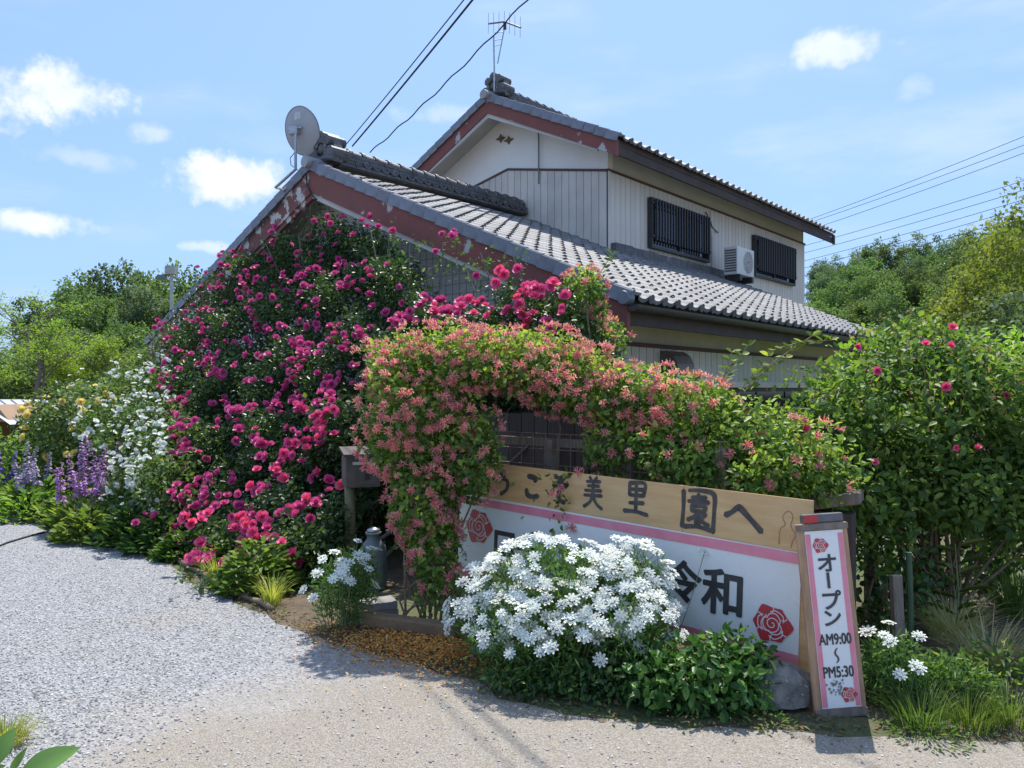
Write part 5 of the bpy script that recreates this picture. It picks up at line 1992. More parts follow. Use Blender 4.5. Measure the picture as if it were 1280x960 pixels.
# ------------------------------------------------------------------ border plants at the foot of the roses
def leafy_clump(x, y, r_, h, n, size, m, label, aspect=.5, cat='plant', group=None, name='leafy_plant'):
    t = empty(name, (x, y, 0), 0, label, cat, group)
    a = rng.random(n) * 6.28
    rr = rng.random(n) ** .55 * r_
    P = np.stack([np.cos(a) * rr, np.sin(a) * rr, .01 + rng.random(n) ** .8 * h * (1.05 - (rr / r_) ** 2)], 1)
    P[:, 2] = np.maximum(P[:, 2], .01)
    D = np.stack([np.cos(a), np.sin(a), .25 + rng.random(n) * .6], 1) + rng.normal(0, .35, (n, 3))
    leaves('leaves', P, D, np.tile([0, 0, 1.0], (n, 1)) + rng.normal(0, .35, (n, 3)), size * rng.uniform(.6, 1.2, n), size * aspect * rng.uniform(.7, 1.2, n), m, t)
    return t


def grass_clump(x, y, r_, L, n, m, label, w=.008, cat='grass clump', group=None, name='grass_clump', flop=.6):
    t = empty(name, (x, y, 0), 0, label, cat, group)
    a = rng.random(n) * 6.28
    b = np.stack([np.cos(a), np.sin(a)], 1)
    base = np.concatenate([b * (rng.random(n)[:, None] ** .6) * r_ * .4, np.zeros((n, 1))], 1)
    Ls = L * rng.uniform(.55, 1.15, n)
    segs = 4
    V = np.zeros((n, (segs + 1) * 2, 3))
    side = np.stack([-b[:, 1], b[:, 0], np.zeros(n)], 1)
    fl = flop * rng.uniform(.3, 1.2, n)
    for s in range(segs + 1):
        f = s / segs
        c = base + np.concatenate([b * (Ls * fl * f ** 1.6)[:, None], (Ls * (f - .55 * fl * f ** 2.2))[:, None]], 1)
        c[:, 2] = np.maximum(c[:, 2], .008)
        hw_ = side * (w * .5 * (1 - f * .9))
        V[:, 2 * s] = c - hw_
        V[:, 2 * s + 1] = c + hw_
    F = np.array([(2 * s, 2 * s + 1, 2 * s + 3, 2 * s + 2) for s in range(segs)])
    FF = (F[None] + (np.arange(n) * (segs + 1) * 2)[:, None, None]).reshape(-1, 4)
    from_arrays('blades', V.reshape(-1, 3), FF, m, t, np.repeat(rng.random(n), (segs + 1) * 2), kind='stuff')
    return t


def gp(px, py):
    Y = 961 * CZ / (py - 487)
    return (px - 640) / 961 * Y, Y


for px, py, r_, h, n, sz, m, lb, asp in [
        (95, 678, .30, .3, 420, .13, M_bush_leaf, 'broad leaved green plant at the foot of the dense mauve spikes', .45),
        (150, 682, .34, .34, 460, .15, M_rose_leaf, 'dark narrow leaved plant between the mauve spikes and the roses', .3),
        (190, 690, .34, .33, 460, .15, M_rose_leaf, 'large drooping dark leaves under the white roses', .3),
        (215, 700, .26, .25, 380, .10, M_gloss_leaf, 'low glossy plant under the left edge of the pink rose', .45),
        (255, 712, .22, .2, 380, .075, M_bush_leaf, 'small bright green plant beside the yellow striped grass', .6),
        (305, 742, .30, .36, 620, .095, M_bush_leaf, 'upright green leafy plant between the two yellow striped grasses', .5),
        (345, 728, .28, .34, 520, .09, M_bush_leaf, 'green leafy plant right of the yellow striped grass clumps', .5),
        (20, 650, .45, .3, 420, .12, M_bush_leaf, 'green leafy plant under the lavender spikes', .4),
        (60, 652, .35, .22, 360, .11, M_bush_leaf, 'low green plant between lavender and mauve spikes', .5),
        (120, 640, .5, .45, 420, .13, M_bush_leaf, 'bushy leafy plant behind the mauve spikes', .45)]:
    x, y = gp(px, py)
    leafy_clump(x + .08, y + .12, r_, h, n, sz, m, lb, asp)
for px, py, lb in [(268, 728, 'yellow striped grass clump at the gravel edge beside the small bright plant'), (338, 758, 'yellow striped grass clump at the gravel edge nearest the letter box'), (38, 640, 'yellow green grass tuft at the far end of the drive')]:
    x, y = gp(px, py)
    grass_clump(x, y + .05, .16, .26, 130, M_yellow_grass, lb, .009)


# ------------------------------------------------------------------ honeysuckle
HB = [((-.70, 5.30, 1.35), (.36, .34, .52)), ((-.60, 5.22, .85), (.26, .26, .55)), ((-.52, 5.12, .42), (.17, .2, .42)), ((-.30, 5.22, 1.12), (.22, .24, .34)),
      ((-.48, 5.5, 1.72), (.55, .42, .26)), ((.05, 5.45, 1.74), (.55, .4, .24)), ((.45, 5.4, 1.60), (.42, .36, .22)), ((.8, 5.15, 1.50), (.36, .3, .2)), ((1.12, 4.95, 1.40), (.34, .3, .22)),
      ((.72, 6.7, 1.95), (.24, .24, .22)), ((.62, 6.5, 2.32), (.2, .2, .3)), ((.2, 5.7, 1.72), (.5, .3, .16))]
HB2 = [((1.45, 4.75, 1.22), (.36, .26, .28)), ((1.2, 4.65, 1.08), (.4, .14, .22)), ((.75, 5.05, 1.18), (.3, .16, .22)), ((1.75, 4.55, 1.08), (.3, .22, .26)), ((1.5, 4.42, 1.02), (.3, .12, .18)), ((1.0, 4.78, 1.2), (.3, .12, .22))]


def honeysuckle():
    origin = Vector((-.62, 5.15, 0))
    t = empty('honeysuckle', origin, 0, 'pink and yellow honeysuckle spilling over the wire fence and welcome sign', 'climbing plant')
    P, out = blob_points(24000, HB, .45, .26, 3.4)
    # low skirts thin out near the ground
    k = rng.random(len(P)) < np.clip(.35 + P[:, 2] * .9, .3, 1)
    P, out = P[k], out[k]
    P2, out2 = blob_points(6800, HB2, .2, .35, 3.4)
    P, out = np.concatenate([P, P2]), np.concatenate([out, out2])
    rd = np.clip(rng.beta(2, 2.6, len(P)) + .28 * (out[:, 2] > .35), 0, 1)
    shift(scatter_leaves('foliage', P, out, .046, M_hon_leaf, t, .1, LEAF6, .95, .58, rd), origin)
    # flowers
    BP, bo = blob_points(2700, HB, .93, .26, 3.4)
    cam_ = unit(np.array([0, 0, CZ]) - BP)
    ok = ((bo * cam_).sum(1) > -.1) & (BP[:, 2] > .25)
    BP, bo, cam_ = BP[ok][:1050], bo[ok][:1050], cam_[ok][:1050]
    Q, qo = blob_points(95, HB2, .9, .35, 3.4)
    BP = np.concatenate([BP + bo * .03, Q])
    bo = np.concatenate([bo, qo])
    N = unit(bo * .7 + unit(np.array([0, 0, CZ]) - BP) * .4 + np.array([0, 0, .3]) + rng.normal(0, .25, BP.shape))
    bloom_set('flower_cluster', HONEY, BP, N, rng.uniform(.55, 1.0, len(BP)), t, origin, M_hon_pet)
    # bare twining stems
    sb = MB()
    for k in range(26):
        a = Vector((random.uniform(-.8, -.45), random.uniform(5.05, 5.25), 0))
        c, r_ = HB[random.randrange(len(HB))]
        b = Vector(c) + Vector(rand_dir(1)[0]) * .8 * r_[0]
        if b.x > 0.1:
            a = Vector((b.x + random.uniform(-.3, .3), b.y + .15, random.uniform(.25, .9)))
        m1 = a.lerp(b, .35) + Vector((random.gauss(0, .1), random.gauss(0, .08), .05))
        m2 = a.lerp(b, .7) + Vector((random.gauss(0, .1), random.gauss(0, .08), .05))
        sb.tube([a - origin, m1 - origin, m2 - origin, b - origin], [.009, .008, .006, .004], 5)
    # upright leafy shoots that stand clear against the house wall
    sh = []
    for (px, py), (bx, by) in [((935, 432), (880, 520)), ((960, 445), (905, 530)), ((1015, 420), (930, 490)), ((915, 440), (900, 520)), ((890, 480), (860, 540)), ((775, 405), (760, 470)), ((765, 318), (735, 380)), ((745, 350), (740, 400)), ((700, 300 + 60), (705, 420)), ((870, 470), (850, 520)), ((1040, 425), (960, 440))]:
        Y = 4.95 if px > 800 else 6.5
        e, b = at(px, py, Y), at(bx, by, Y - .02)
        m1 = e.lerp(b, .5) + Vector((-.02, 0, .02))
        sb.tube([b - origin, m1 - origin, e - origin], [.005, .004, .003], 5)
        for f in np.linspace(.1, 1, 8):
            c = b.lerp(e, f)
            for sg in (-1, 1):
                sh.append((c, sg))
    sb.build('stems', M_cane, t)
    P = np.array([c[:] for c, _ in sh])
    D = np.array([(sg * .8, random.uniform(-.4, .3), random.uniform(.1, .9)) for _, sg in sh])
    shift(leaves('shoot_leaves', P, D, np.tile([0, -.5, .8], (len(P), 1)) + rng.normal(0, .4, P.shape), rng.uniform(.045, .075, len(P)), rng.uniform(.03, .045, len(P)), M_hon_leaf, t), origin)
    # one trailing sprig hanging over the sign face
    P = np.array([at(705 + random.gauss(0, 22), 590 + random.random() * 85, 4.98)[:] for _ in range(90)])
    shift(leaves('hanging_sprig', P, rand_dir(90, -.3), rand_dir(90, .5), rng.uniform(.03, .055, 90), rng.uniform(.02, .032, 90), M_hon_leaf, t), origin)
    for px, py in [(722, 590), (700, 612), (770, 610), (690, 618), (745, 598), (715, 660)]:
        place_on(HONEY, 'flower_cluster', t, at(px, py, 4.94), (-.2, -.8, .5), 1.0, origin)


honeysuckle()


# ------------------------------------------------------------------ white lace flowers
def orlaya(name_label, blobs, nheads, nleaf, origin, hs=1.0, top=.35, spread=None):
    origin = Vector(origin)
    t = empty('white_lace_plant', origin, 0, name_label, 'flowering plant')
    P, out = blob_points(nleaf, blobs, .15, .2, 4)
    # fine feathery foliage: narrow leaflets
    D = unit(rand_dir(len(P), .5) + out * .4)
    shift(leaves('foliage', P, D, rand_dir(len(P), .6), rng.uniform(.03, .075, len(P)), rng.uniform(.007, .014, len(P)), M_fern_leaf, t, LEAF4), origin)
    # heads
    Q, qo = blob_points(nheads * 6, blobs, .97, .12, 4)
    cam_ = unit(np.array([0, 0, CZ]) - Q)
    z0 = min(b[0][2] for b in blobs)
    ok = ((qo * cam_).sum(1) > -.05) & (Q[:, 2] > top) & (rng.random(len(Q)) < .35 + .65 * np.clip((Q[:, 2] - top) / .3, 0, 1))
    Q, qo = Q[ok], qo[ok]
    # keep heads apart
    keep = []
    for i in range(len(Q)):
        if all(np.linalg.norm(Q[i] - Q[j]) > .034 * hs for j in keep):
            keep.append(i)
        if len(keep) >= nheads:
            break
    Q, qo = Q[keep] + qo[keep] * .05, qo[keep]
    st = MB()
    for q, o_ in zip(Q, qo):
        N = unit((o_ * .6 + unit((np.array([0, 0, CZ]) - q)[None])[0] * .35 + np.array([0, 0, .6]) + rng.normal(0, .2, 3))[None])[0]
        h = place_on(ORLAYA, 'flower_head', t, q, N, hs * random.uniform(.85, 1.3), origin)
        b = Vector((origin.x + (q[0] - origin.x) * .45, origin.y + (q[1] - origin.y) * .45, max(.02, q[2] - .42)))
        st.tube([Vector(q) - origin, (Vector(q) * .6 + b * .4) - origin + Vector((0, 0, .02)), b - origin], [.0018, .0022, .003], 4, False)
    st.build('stems', M_stem, t)
    return t


orlaya('big mound of white lace flowers in front of the welcome sign', [((.28, 4.28, .36), (.50, .34, .33)), ((-.08, 4.40, .28), (.24, .28, .27)), ((.62, 4.22, .36), (.24, .26, .32)), ((.20, 4.05, .22), (.42, .26, .25)), ((.62, 4.0, .22), (.25, .22, .27))], 290, 15000, (.28, 4.25, 0), .92, .22)
w = at(425, 790, 5.0)
orlaya('small clump of white lace flowers beside the letter box post', [((w.x, w.y, .23), (.18, .17, .22)), ((w.x + .1, w.y + .12, .3), (.14, .14, .2))], 22, 2200, (w.x, w.y, 0), .9, .22)
w = at(1120, 890, 3.75)
orlaya('sparse white lace flowers right of the hours board', [((w.x, w.y + .05, .16), (.17, .15, .2)), ((w.x + .26, w.y + .05, .1), (.2, .15, .12))], 9, 2400, (w.x, w.y, 0), .9, .16)
# the few tall lace flowers standing in front of the sign lettering
t = empty('white_lace_stalks', (.72, 4.2, 0), 0, 'few tall thin lace flower stalks rising before the sign lettering', 'flowering plant')
st = MB()
for px, py in [(771, 672), (784, 682), (795, 676), (838, 705), (822, 690), (881, 688), (762, 690), (850, 760), (808, 700)]:
    q = at(px, py, 4.3)
    place_on(ORLAYA, 'flower_head', t, q, (random.gauss(0, .2), -.4, .9), random.uniform(.55, 1.0), Vector((.72, 4.2, 0)))
    o_ = Vector((.72, 4.2, 0))
    st.tube([q - o_, (q.x * .7 + .75 * .3 - .72, 0.03, q.z * .6), ((q.x - .72) * .3, 0, .0)], [.0018, .002, .003], 4, False)
st.build('stems', M_stem, t)

# glossy shrub at the foot of the sign
t, og, bl = bush('glossy_shrub', 'low glossy dark green shrub at the foot of the welcome sign', 'shrub', [((.98, 3.74, .16), (.27, .18, .19)), ((.72, 3.76, .12), (.2, .16, .15)), ((1.12, 3.85, .17), (.2, .14, .16))], 1500, .055, M_gloss_leaf, None, .35, None, LEAF6, .55, 5)
bush('sign_foot_ivy', 'trailing leaves hiding the lower edge of the sign', 'plant', [((.55, 3.86, .10), (.35, .14, .13)), ((.15, 3.95, .08), (.3, .14, .11)), ((1.25, 4.02, .08), (.3, .1, .1))], 1800, .038, M_rose_leaf, None, .3, None, LEAF6, .5, 0)


# ------------------------------------------------------------------ rose bush at the right
RB = [((2.2, 4.85, .85), (.38, .3, .34)), ((2.9, 4.95, .92), (.5, .35, .32)), ((3.5, 4.9, .95), (.4, .3, .34)), ((2.75, 5.25, 1.42), (.70, .62, .55)), ((2.15, 5.15, 1.22), (.48, .42, .45)), ((3.35, 5.2, 1.35), (.6, .55, .55)), ((2.75, 5.1, .95), (.55, .5, .4)), ((3.3, 5.0, .9), (.5, .45, .4)), ((2.95, 5.5, 1.75), (.5, .45, .3)), ((3.7, 5.5, 1.3), (.4, .4, .5)), ((2.05, 4.9, .95), (.3, .3, .35))]
t, og, _ = bush('rose_bush', 'tall leafy rose bush with few red blooms right of the signs', 'rose bush', RB, 20000, .06, M_bush_leaf, (2.9, 5.2, 0), .35, None, LEAF6, .52, 26, .28, 3.4)
BP = np.array([at(px, py, Y)[:] for px, py, Y in [(1097, 464, 4.75), (1157, 431, 4.8), (1187, 433, 4.85), (1182, 484, 4.7), (1005, 535, 4.55), (1258, 495, 4.9), (1222, 560, 4.6), (1195, 560, 4.6), (1190, 410, 5.1), (1072, 434, 5.0), (1237, 438, 5.0), (1093, 578, 4.6)]])
bloom_set('rose_bloom', RED, BP, unit(np.tile([0, -.8, .5], (len(BP), 1)) + rng.normal(0, .3, BP.shape)), rng.uniform(.35, .7, len(BP)), t, og, M_pink)
# spent brown-pink flower trusses
P, out = blob_points(420, [b for b in RB if b[0][2] > 1.2], 1.0, .28, 3.4)
P = np.repeat(P, 5, axis=0) + rng.normal(0, .022, (2100, 3))
shift(leaves('spent_trusses', P, rand_dir(2100, .4), rand_dir(2100, .4), rng.uniform(.014, .026, 2100), rng.uniform(.009, .016, 2100), leafmat('spent petal', [(0, (.28, .14, .1)), (.6, (.4, .2, .18)), (1, (.5, .32, .22))], .3), t, LEAF4), og)

bush('leafy_shrub', 'sunlit yellow green shrub behind the right rose bush', 'shrub', [((5.4, 10.6, 1.5), (1.2, 1.0, .9)), ((6.9, 10.4, 1.5), (1.2, 1.0, .95)), ((4.35, 10.0, 1.2), (.5, .6, .7))], 5200, .1, M_tree_leaf)
bush('leafy_shrub', 'shady low shrub under the right rose bush', 'shrub', [((2.35, 4.95, .35), (.4, .3, .35)), ((3.0, 5.5, .4), (.6, .35, .4)), ((3.8, 5.6, .4), (.5, .4, .4))], 3000, .055, M_rose_leaf)

# grasses and weeds in the right corner
for px, py, L, n, m, lb, wd, fl in [
        (1190, 800, .42, 240, M_dry_grass, 'straw coloured dry grass clump under the rose bush', .011, .9),
        (1235, 835, .36, 200, M_dry_grass, 'flattened dry grass tuft near the right verge', .010, 1.0),
        (1270, 770, .5, 260, M_grass, 'long dark green grass clump past the dry grass', .010, .8),
        (1245, 720, .5, 240, M_grass, 'shaded drooping grass clump behind the dry grass', .009, .9),
        (1210, 905, .20, 260, M_grass, 'short green grass along the verge of the road', .006, .6),
        (1150, 905, .20, 260, M_grass, 'short weedy grass beside the hours board', .006, .6),
        (1260, 900, .22, 240, M_grass, 'short sunlit grass at the outer verge', .006, .7)]:
    x, y = gp(px, py)
    grass_clump(x, y, .34, L, n, m, lb, wd, flop=fl)
for px, py, r_, h, n, sz, m, lb in [(1100, 860, .16, .2, 260, .05, M_fern_leaf, 'small bright weeds beside the foot of the hours board'), (1185, 870, .26, .2, 380, .06, M_bush_leaf, 'green weeds at the foot of the dry grass'), (1100, 800, .2, .24, 300, .05, M_hon_leaf, 'yellow green low plant before the weathered stake'), (1250, 860, .25, .22, 320, .06, M_bush_leaf, 'leafy weeds along the right verge'), (960, 905, .12, .05, 90, .03, M_grass, 'tiny weeds on the road edge by the stone'), (1160, 920, .18, .06, 160, .035, M_grass, 'creeping weeds spreading onto the road edge')]:
    x, y = gp(px, py)
    leafy_clump(x, y, r_, h, n, sz, m, lb, .4)
# tall reed-like weed
x, y = gp(1195, 800)
t = empty('tall_weed', (x, y, 0), 0, 'tall single stemmed weed with drooping narrow leaves', 'weed')
MB().tube([(0, 0, 0), (.01, 0, .3), (-.01, 0, .6)], [.007, .006, .003], 5).build('stem', M_stem, t)
P = np.array([(0, 0, .12 + .035 * i) for i in range(14)])
leaves('leaves', P, np.array([(math.cos(i * 2.4), math.sin(i * 2.4) * .6, .35) for i in range(14)]), np.tile([0, 0, 1.0], (14, 1)), np.full(14, .2), np.full(14, .018), M_grass, t, kind=None)

# near corner: broad leaf plant and dry verge tuft at the left
x, y = gp(18, 930)
grass_clump(x - .05, y, .25, .14, 260, M_yellow_grass, 'yellowed grass tuft at the left edge of the gravel', .007, flop=.8)
t = empty('broad_leaf_plant', (-1.05, 1.30, 0), 0, 'plant with one broad pale green leaf reaching in front of the gravel', 'plant')
og = Vector((-1.05, 1.30, 0))
tp = at(103, 933, 1.30)
bl_ = at(60, 968, 1.28)


def big_leaf(a, b, wd, upv, name):
    a, b = Vector(a), Vector(b)
    d = b - a
    L = d.length
    y = d.normalized()
    xx = y.cross(Vector(upv)).normalized()
    zz = xx.cross(y)
    vs, fs = [], []
    n = 10
    for i in range(n + 1):
        f = i / n
        w_ = wd * (math.sin(math.pi * min(1, f * .98 + .02)) ** .75) * (1 - .35 * f)
        c = a + y * (L * f) + zz * (.06 * L * math.sin(math.pi * f))
        for k, u in enumerate((-1, -.5, 0, .5, 1)):
            vs.append(c + xx * (u * w_) + zz * (.30 * w_ * abs(u)))
    for i in range(n):
        for k in range(4):
            q = i * 5 + k
            fs.append((q, q + 1, q + 6, q + 5))
    V = np.array([tuple(v) for v in vs])
    from_arrays(name, V, np.array(fs), M_fern_leaf, t, np.full(len(V), .8), smooth=True)


big_leaf(at(20, 985, 1.26) - og, tp - og, .035, (0, -.5, 1), 'leaf')
big_leaf(at(-12, 960, 1.3) - og, at(22, 908, 1.34) - og, .02, (.3, -.6, .6), 'leaf')
big_leaf(at(15, 965, 1.3) - og, at(36, 932, 1.32) - og, .008, (.3, -.6, .6), 'leaf')
big_leaf(at(-40, 1010, 1.2) - og, at(10, 955, 1.18) - og, .03, (.3, -.4, 1), 'leaf')
MB().tube([(0, 0, 0), (-.02, -.0, .4), at(18, 985, 1.26) - og], [.008, .007, .005], 6).build('stem', M_stem, t)


# ------------------------------------------------------------------ fallen petals
def petals():
    n = 5200
    c = np.array([-.55, 4.62])
    k = rng.normal(0, 1, (n, 2)) @ np.array([[.30, -.16], [.10, .13]]) + c
    yb = np.array([4.42 + .0, 0])
    far = rng.random(n) < .12
    k[far] += rng.normal(0, .25, (far.sum(), 2))
    ok = (k[:, 0] > -1.35) & (k[:, 1] > 3.6) & (k[:, 1] < 5.1)
    k = k[ok]
    n = len(k)
    P = np.concatenate([k, np.full((n, 1), .011) + rng.random((n, 1)) * .012], 1)
    D = rand_dir(n)
    D[:, 2] *= .25
    o = leaves('fallen_petals', P, unit(D), np.tile([0, 0, 1.0], (n, 1)) + rng.normal(0, .3, (n, 3)), rng.uniform(.014, .03, n), rng.uniform(.007, .013, n), M_orange_pet, None, LEAF4)
    tag(o, 'orange brown fallen petals strewn over the ground under the honeysuckle', 'petals', kind='stuff')


petals()


def litter():
    n = 2600
    e = np.array(PATH[:20])
    i = rng.integers(0, 19, n)
    f = rng.random(n)[:, None]
    k = e[i] * (1 - f) + e[i + 1] * f + rng.normal(0, .07, (n, 2)) + np.array([.05, .07])
    P = np.concatenate([k, np.full((n, 1), .01)], 1)
    o = leaves('leaf_litter', P, unit(np.concatenate([rng.normal(size=(n, 2)), np.full((n, 1), .25)], 1)), np.tile([0, 0, 1.0], (n, 1)) + rng.normal(0, .4, (n, 3)), rng.uniform(.01, .05, n), rng.uniform(.006, .018, n), leafmat('litter', [(0, (.12, .08, .04)), (.5, (.25, .17, .09)), (.7, (.1, .16, .05)), (1, (.16, .22, .07))], .2, .8), None, LEAF4)
    tag(o, 'dry leaves and sprouting weeds along the edge of the gravel', 'litter', kind='stuff')


litter()


# ------------------------------------------------------------------ trees
def crown_arrays(seed, rx, rz, cz, nclump, per, leaf, clump_r, flat=1.0, lobe=.25):
    """leaf clumps spread through a lumpy crown volume; returns arrays"""
    g = np.random.default_rng(seed)
    d = unit(g.normal(size=(nclump, 3)))
    rad = .45 + .55 * g.random(nclump) ** .5
    lob = 1 + lobe * lump(d, seed, 1.7) + lobe * .6 * lump(d, seed * 1.7 + 2, 3.6)
    C = d * (rad * lob)[:, None] * np.array([rx, rx, rz]) + np.array([0, 0, cz])
    cs = clump_r * g.uniform(.6, 1.35, nclump)
    dd = unit(g.normal(size=(nclump * per, 3)))
    rr = g.random(nclump * per) ** .45
    P = np.repeat(C, per, 0) + dd * (rr * np.repeat(cs, per))[:, None] * np.array([1, 1, flat])
    n = len(P)
    Dn = unit(dd * .6 + unit(g.normal(size=(n, 3))) * .8 + np.array([0, 0, -.1]))
    Nn = unit(dd * .7 + np.array([0, 0, .8]) + g.normal(size=(n, 3)) * .5)
    L = leaf * g.uniform(.6, 1.3, n)
    rnd = np.clip(np.repeat(g.random(nclump) * .55, per) + g.random(n) * .45, 0, 1)
    V, F = leaf_arrays(P, Dn, Nn, L, L * .62, LEAF4)
    return V, F, np.repeat(rnd, 4), C


def tree_datablocks(seed, h, rx, rz, nclump, per, leaf, clump_r, m, flat=.8, lobe=.28, trunk_r=.16):
    cz = h - rz
    V, F, rd, C = crown_arrays(seed, rx, rz, cz, nclump, per, leaf, clump_r, flat, lobe)
    o = from_arrays('crown', V, F, m, None, rd)
    crown = o.data
    bpy.data.objects.remove(o)
    mb = MB()
    g = random.Random(seed)
    mb.tube([(0, 0, -.8), (g.uniform(-.1, .1), g.uniform(-.1, .1), cz * .5), (g.uniform(-.2, .2), g.uniform(-.2, .2), cz)], [trunk_r * 1.3, trunk_r, trunk_r * .7], 8)
    for k in range(10):
        c = C[g.randrange(len(C))]
        b = Vector((0, 0, cz * g.uniform(.45, .95)))
        mb.tube([b, b.lerp(Vector(c), .5) + Vector((0, 0, .15)), Vector(c)], [trunk_r * .45, trunk_r * .28, trunk_r * .1], 5)
    return crown, mb.mesh('trunk', M_bark)


def plant_tree(name, blocks, loc, rz, scale, label, group):
    t = empty(name, loc, rz, label, 'tree', group)
    t.scale = scale
    inst('trunk', blocks[1], t, Matrix.Identity(4))
    inst('crown', blocks[0], t, Matrix.Identity(4))
    return t


HILL = [tree_datablocks(i + 1, 8.5, 3.3, 3.6, 95, 62, .36, .95, M_hill_leaf, .75, .30) for i in range(3)]
DARK = [tree_datablocks(i + 11, 8.5, 3.0, 3.8, 95, 62, .36, .9, M_hill_dark, .75, .32) for i in range(2)]
GOLD = [tree_datablocks(i + 21, 9.5, 3.2, 4.4, 120, 80, .24, .75, M_gold_tree, .8, .30) for i in range(2)]


def hillside_trees():
    r_ = random.Random(5)
    rowname = {58: 'low on', 68: 'halfway up', 78: 'high on', 90: 'on the skyline of'}
    grp = 'trees on the right hillside'
    # rows climbing the slope, each tree standing on the terrain
    for dist, n in ((58, 6), (68, 7), (78, 8), (90, 9)):
        for i in range(n):
            px = 1000 + 300 * (i + r_.uniform(.1, .9)) / n
            y = dist + r_.uniform(-3, 3)
            x = (px - 640) / 961 * y
            z = float(hill_h(np.array([x]), np.array([y]))[0]) - .3
            # crown top follows the wood's skyline
            sky = np.interp(px, [1000, 1044, 1083, 1098, 1131, 1157, 1186, 1241, 1300], [334, 323, 303, 299, 301, 290, 290, 280, 272])
            row_drop = {58: 66, 68: 44, 78: 20, 90: 2}[dist]
            ztop = CZ + (487 - (sky + row_drop + r_.uniform(-6, 8))) / 961 * y
            k = max(.55, min(1.55, (ztop - z) / 8.5))
            kk = r_.uniform(.85, 1.1)
            v = r_.choice(HILL + HILL + DARK[:1])
            plant_tree('hillside_tree', v, (x, y, z), r_.uniform(0, 6.28), (k * kk, k * kk, k), '%s broadleaf tree %s the right wooded hillside' % ('dark green' if v is DARK[0] else 'fresh green', rowname[dist]), grp)
    # scrub at the wood's foot
    for i in range(9):
        px = 1000 + 34 * i + r_.uniform(-8, 8)
        y = 44 + r_.uniform(-3, 3)
        x = (px - 640) / 961 * y
        z = float(hill_h(np.array([x]), np.array([y]))[0]) - .3
        k = r_.uniform(.42, .58)
        plant_tree('edge_tree', r_.choice(HILL), (x, y, z), r_.uniform(0, 6.28), (k * 1.2, k * 1.2, k), 'small green tree at the foot of the right hillside wood', 'edge trees of the right wood')
    # big golden green trees close at the right
    for px, y, top, kx, lb in ((1292, 30, 248, .92, 'large golden green tree towering at the right of the hillside'), (1243, 33, 318, .74, 'golden green tree of middle height beside the towering one'), (1275, 24, 372, .5, 'dark lower tree in front of the golden green trees')):
        x = (px - 640) / 961 * y
        h = CZ + (487 - top) / 961 * y
        k = h / 9.5
        plant_tree('golden_tree', GOLD[0] if kx > .6 else DARK[1], (x, y, 0), 1.0 + px, (kx, kx, k if kx > .6 else h / 8.5), lb, None)
    # wood behind the left garden
    rowname = {62: 'front row', 74: 'middle row', 86: 'skyline row'}
    for dist, n, drop in ((62, 7, 62), (74, 8, 26), (86, 9, 0)):
        for i in range(n):
            px = 40 + 270 * (i + r_.uniform(.1, .9)) / n
            y = dist + r_.uniform(-3, 3)
            x = (px - 640) / 961 * y
            z = float(hill_h(np.array([x]), np.array([y]))[0]) - .3
            sky = np.interp(px, [40, 75, 95, 125, 190, 215, 250, 300], [372, 372, 352, 341, 343, 345, 340, 352])
            ztop = CZ + (487 - (sky + drop + r_.uniform(-4, 7))) / 961 * y
            k = max(.5, min(1.5, (ztop - z) / 8.5))
            v = r_.choice(DARK + HILL[:1])
            plant_tree('woodland_tree', v, (x, y, z), r_.uniform(0, 6.28), (k * .95, k * .95, k), '%s tree in the %s of the wood behind the white roses' % ('fresh green' if v is HILL[0] else 'dark green', rowname[dist]), 'trees behind the left garden')
    for i in range(7):
        px = -20 + 42 * i
        y = 40 + r_.uniform(-3, 3)
        x = (px - 640) / 961 * y
        k = r_.uniform(.36, .46)
        plant_tree('woodland_tree', r_.choice(HILL), (x, y, 0), r_.uniform(0, 6.28), (k * 1.3, k * 1.3, k), 'small tree at the near edge of the left wood', 'edge trees of the left wood')


hillside_trees()


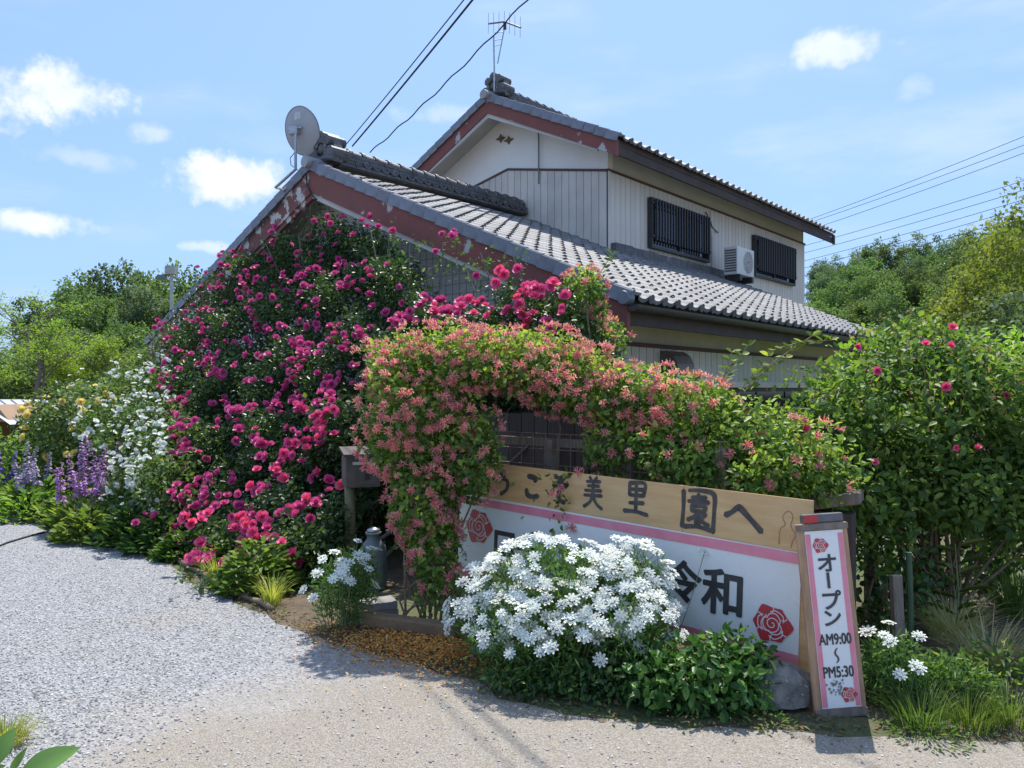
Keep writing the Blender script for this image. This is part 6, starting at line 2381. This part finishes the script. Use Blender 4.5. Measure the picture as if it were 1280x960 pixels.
def light_tree(px, y, h, spread, seed, label, reach=1.0, dens=1.0):
    """thin spreading tree with flat sprays of light leaves at the ends of visible limbs"""
    g = random.Random(seed)
    x = (px - 640) / 961 * y
    t = empty('light_green_tree', (x, y, 0), 0, label, 'tree')
    mb = MB()
    tips = []

    def grow(p, d, L, r_, lvl):
        n = 4
        pts = [p]
        q = p.copy()
        dd = d.copy()
        for i in range(n):
            dd = (dd + Vector((g.gauss(0, .10), g.gauss(0, .10), .05 if lvl < 2 else -.01))).normalized()
            q = q + dd * L / n
            pts.append(q.copy())
        mb.tube(pts, [r_ * (1 - .45 * i / n) for i in range(n + 1)], 6 if lvl < 2 else 4, False)
        if lvl >= 2:
            tips.extend(pts[1:])
        if lvl < 4:
            for k in range(3 if lvl else 5):
                f = pts[2 + k % 3] if lvl else pts[min(n, 2 + k // 2)]
                a = g.uniform(0, 6.28)
                sp = g.uniform(.6, 1.0)
                nd = (dd * .75 + Vector((math.cos(a) * sp * reach, math.sin(a) * sp * .8, g.uniform(-.05, .35)))).normalized()
                grow(f.copy(), nd, L * g.uniform(.52, .72), r_ * .55, lvl + 1)

    grow(Vector((0, 0, -.05)), Vector((.08, 0, 1)), h * .42, .075, 0)
    mb.build('trunk', M_bark, t)
    T_ = np.array([p[:] for p in tips])
    # sprays bunch at some twig ends and leave others bare, so limbs and sky show through
    T_ = T_[(lump(T_, seed, 2.2) > -.25) & (T_[:, 2] > h * .38)]
    sel = rng.choice(len(T_), 2600)
    P = T_[sel] + rng.normal(0, 1, (2600, 3)) * np.array([.16, .16, .05])
    P2 = np.repeat(P, 3, 0) + rng.normal(0, .05, (7800, 3))
    P2 = P2[:int(7800 * dens)]
    nl = len(P2)
    leaves('crown', P2, unit(rng.normal(size=(nl, 3)) * np.array([1, 1, .35])), np.tile([0, 0, 1.0], (nl, 1)) + rng.normal(0, .3, (nl, 3)), rng.uniform(.05, .11, nl), rng.uniform(.028, .055, nl), M_tree_leaf, t, LEAF4, kind=None)


light_tree(36, 20, 5.2, 2, 3, 'spreading light green tree with visible dark limbs at the left', 1.25, .62)
light_tree(88, 22.5, 3.9, 2, 8, 'lower light green tree leaning behind the yellow roses')
light_tree(-25, 23, 4.4, 2, 5, 'light green tree partly cut by the view beside the shed')
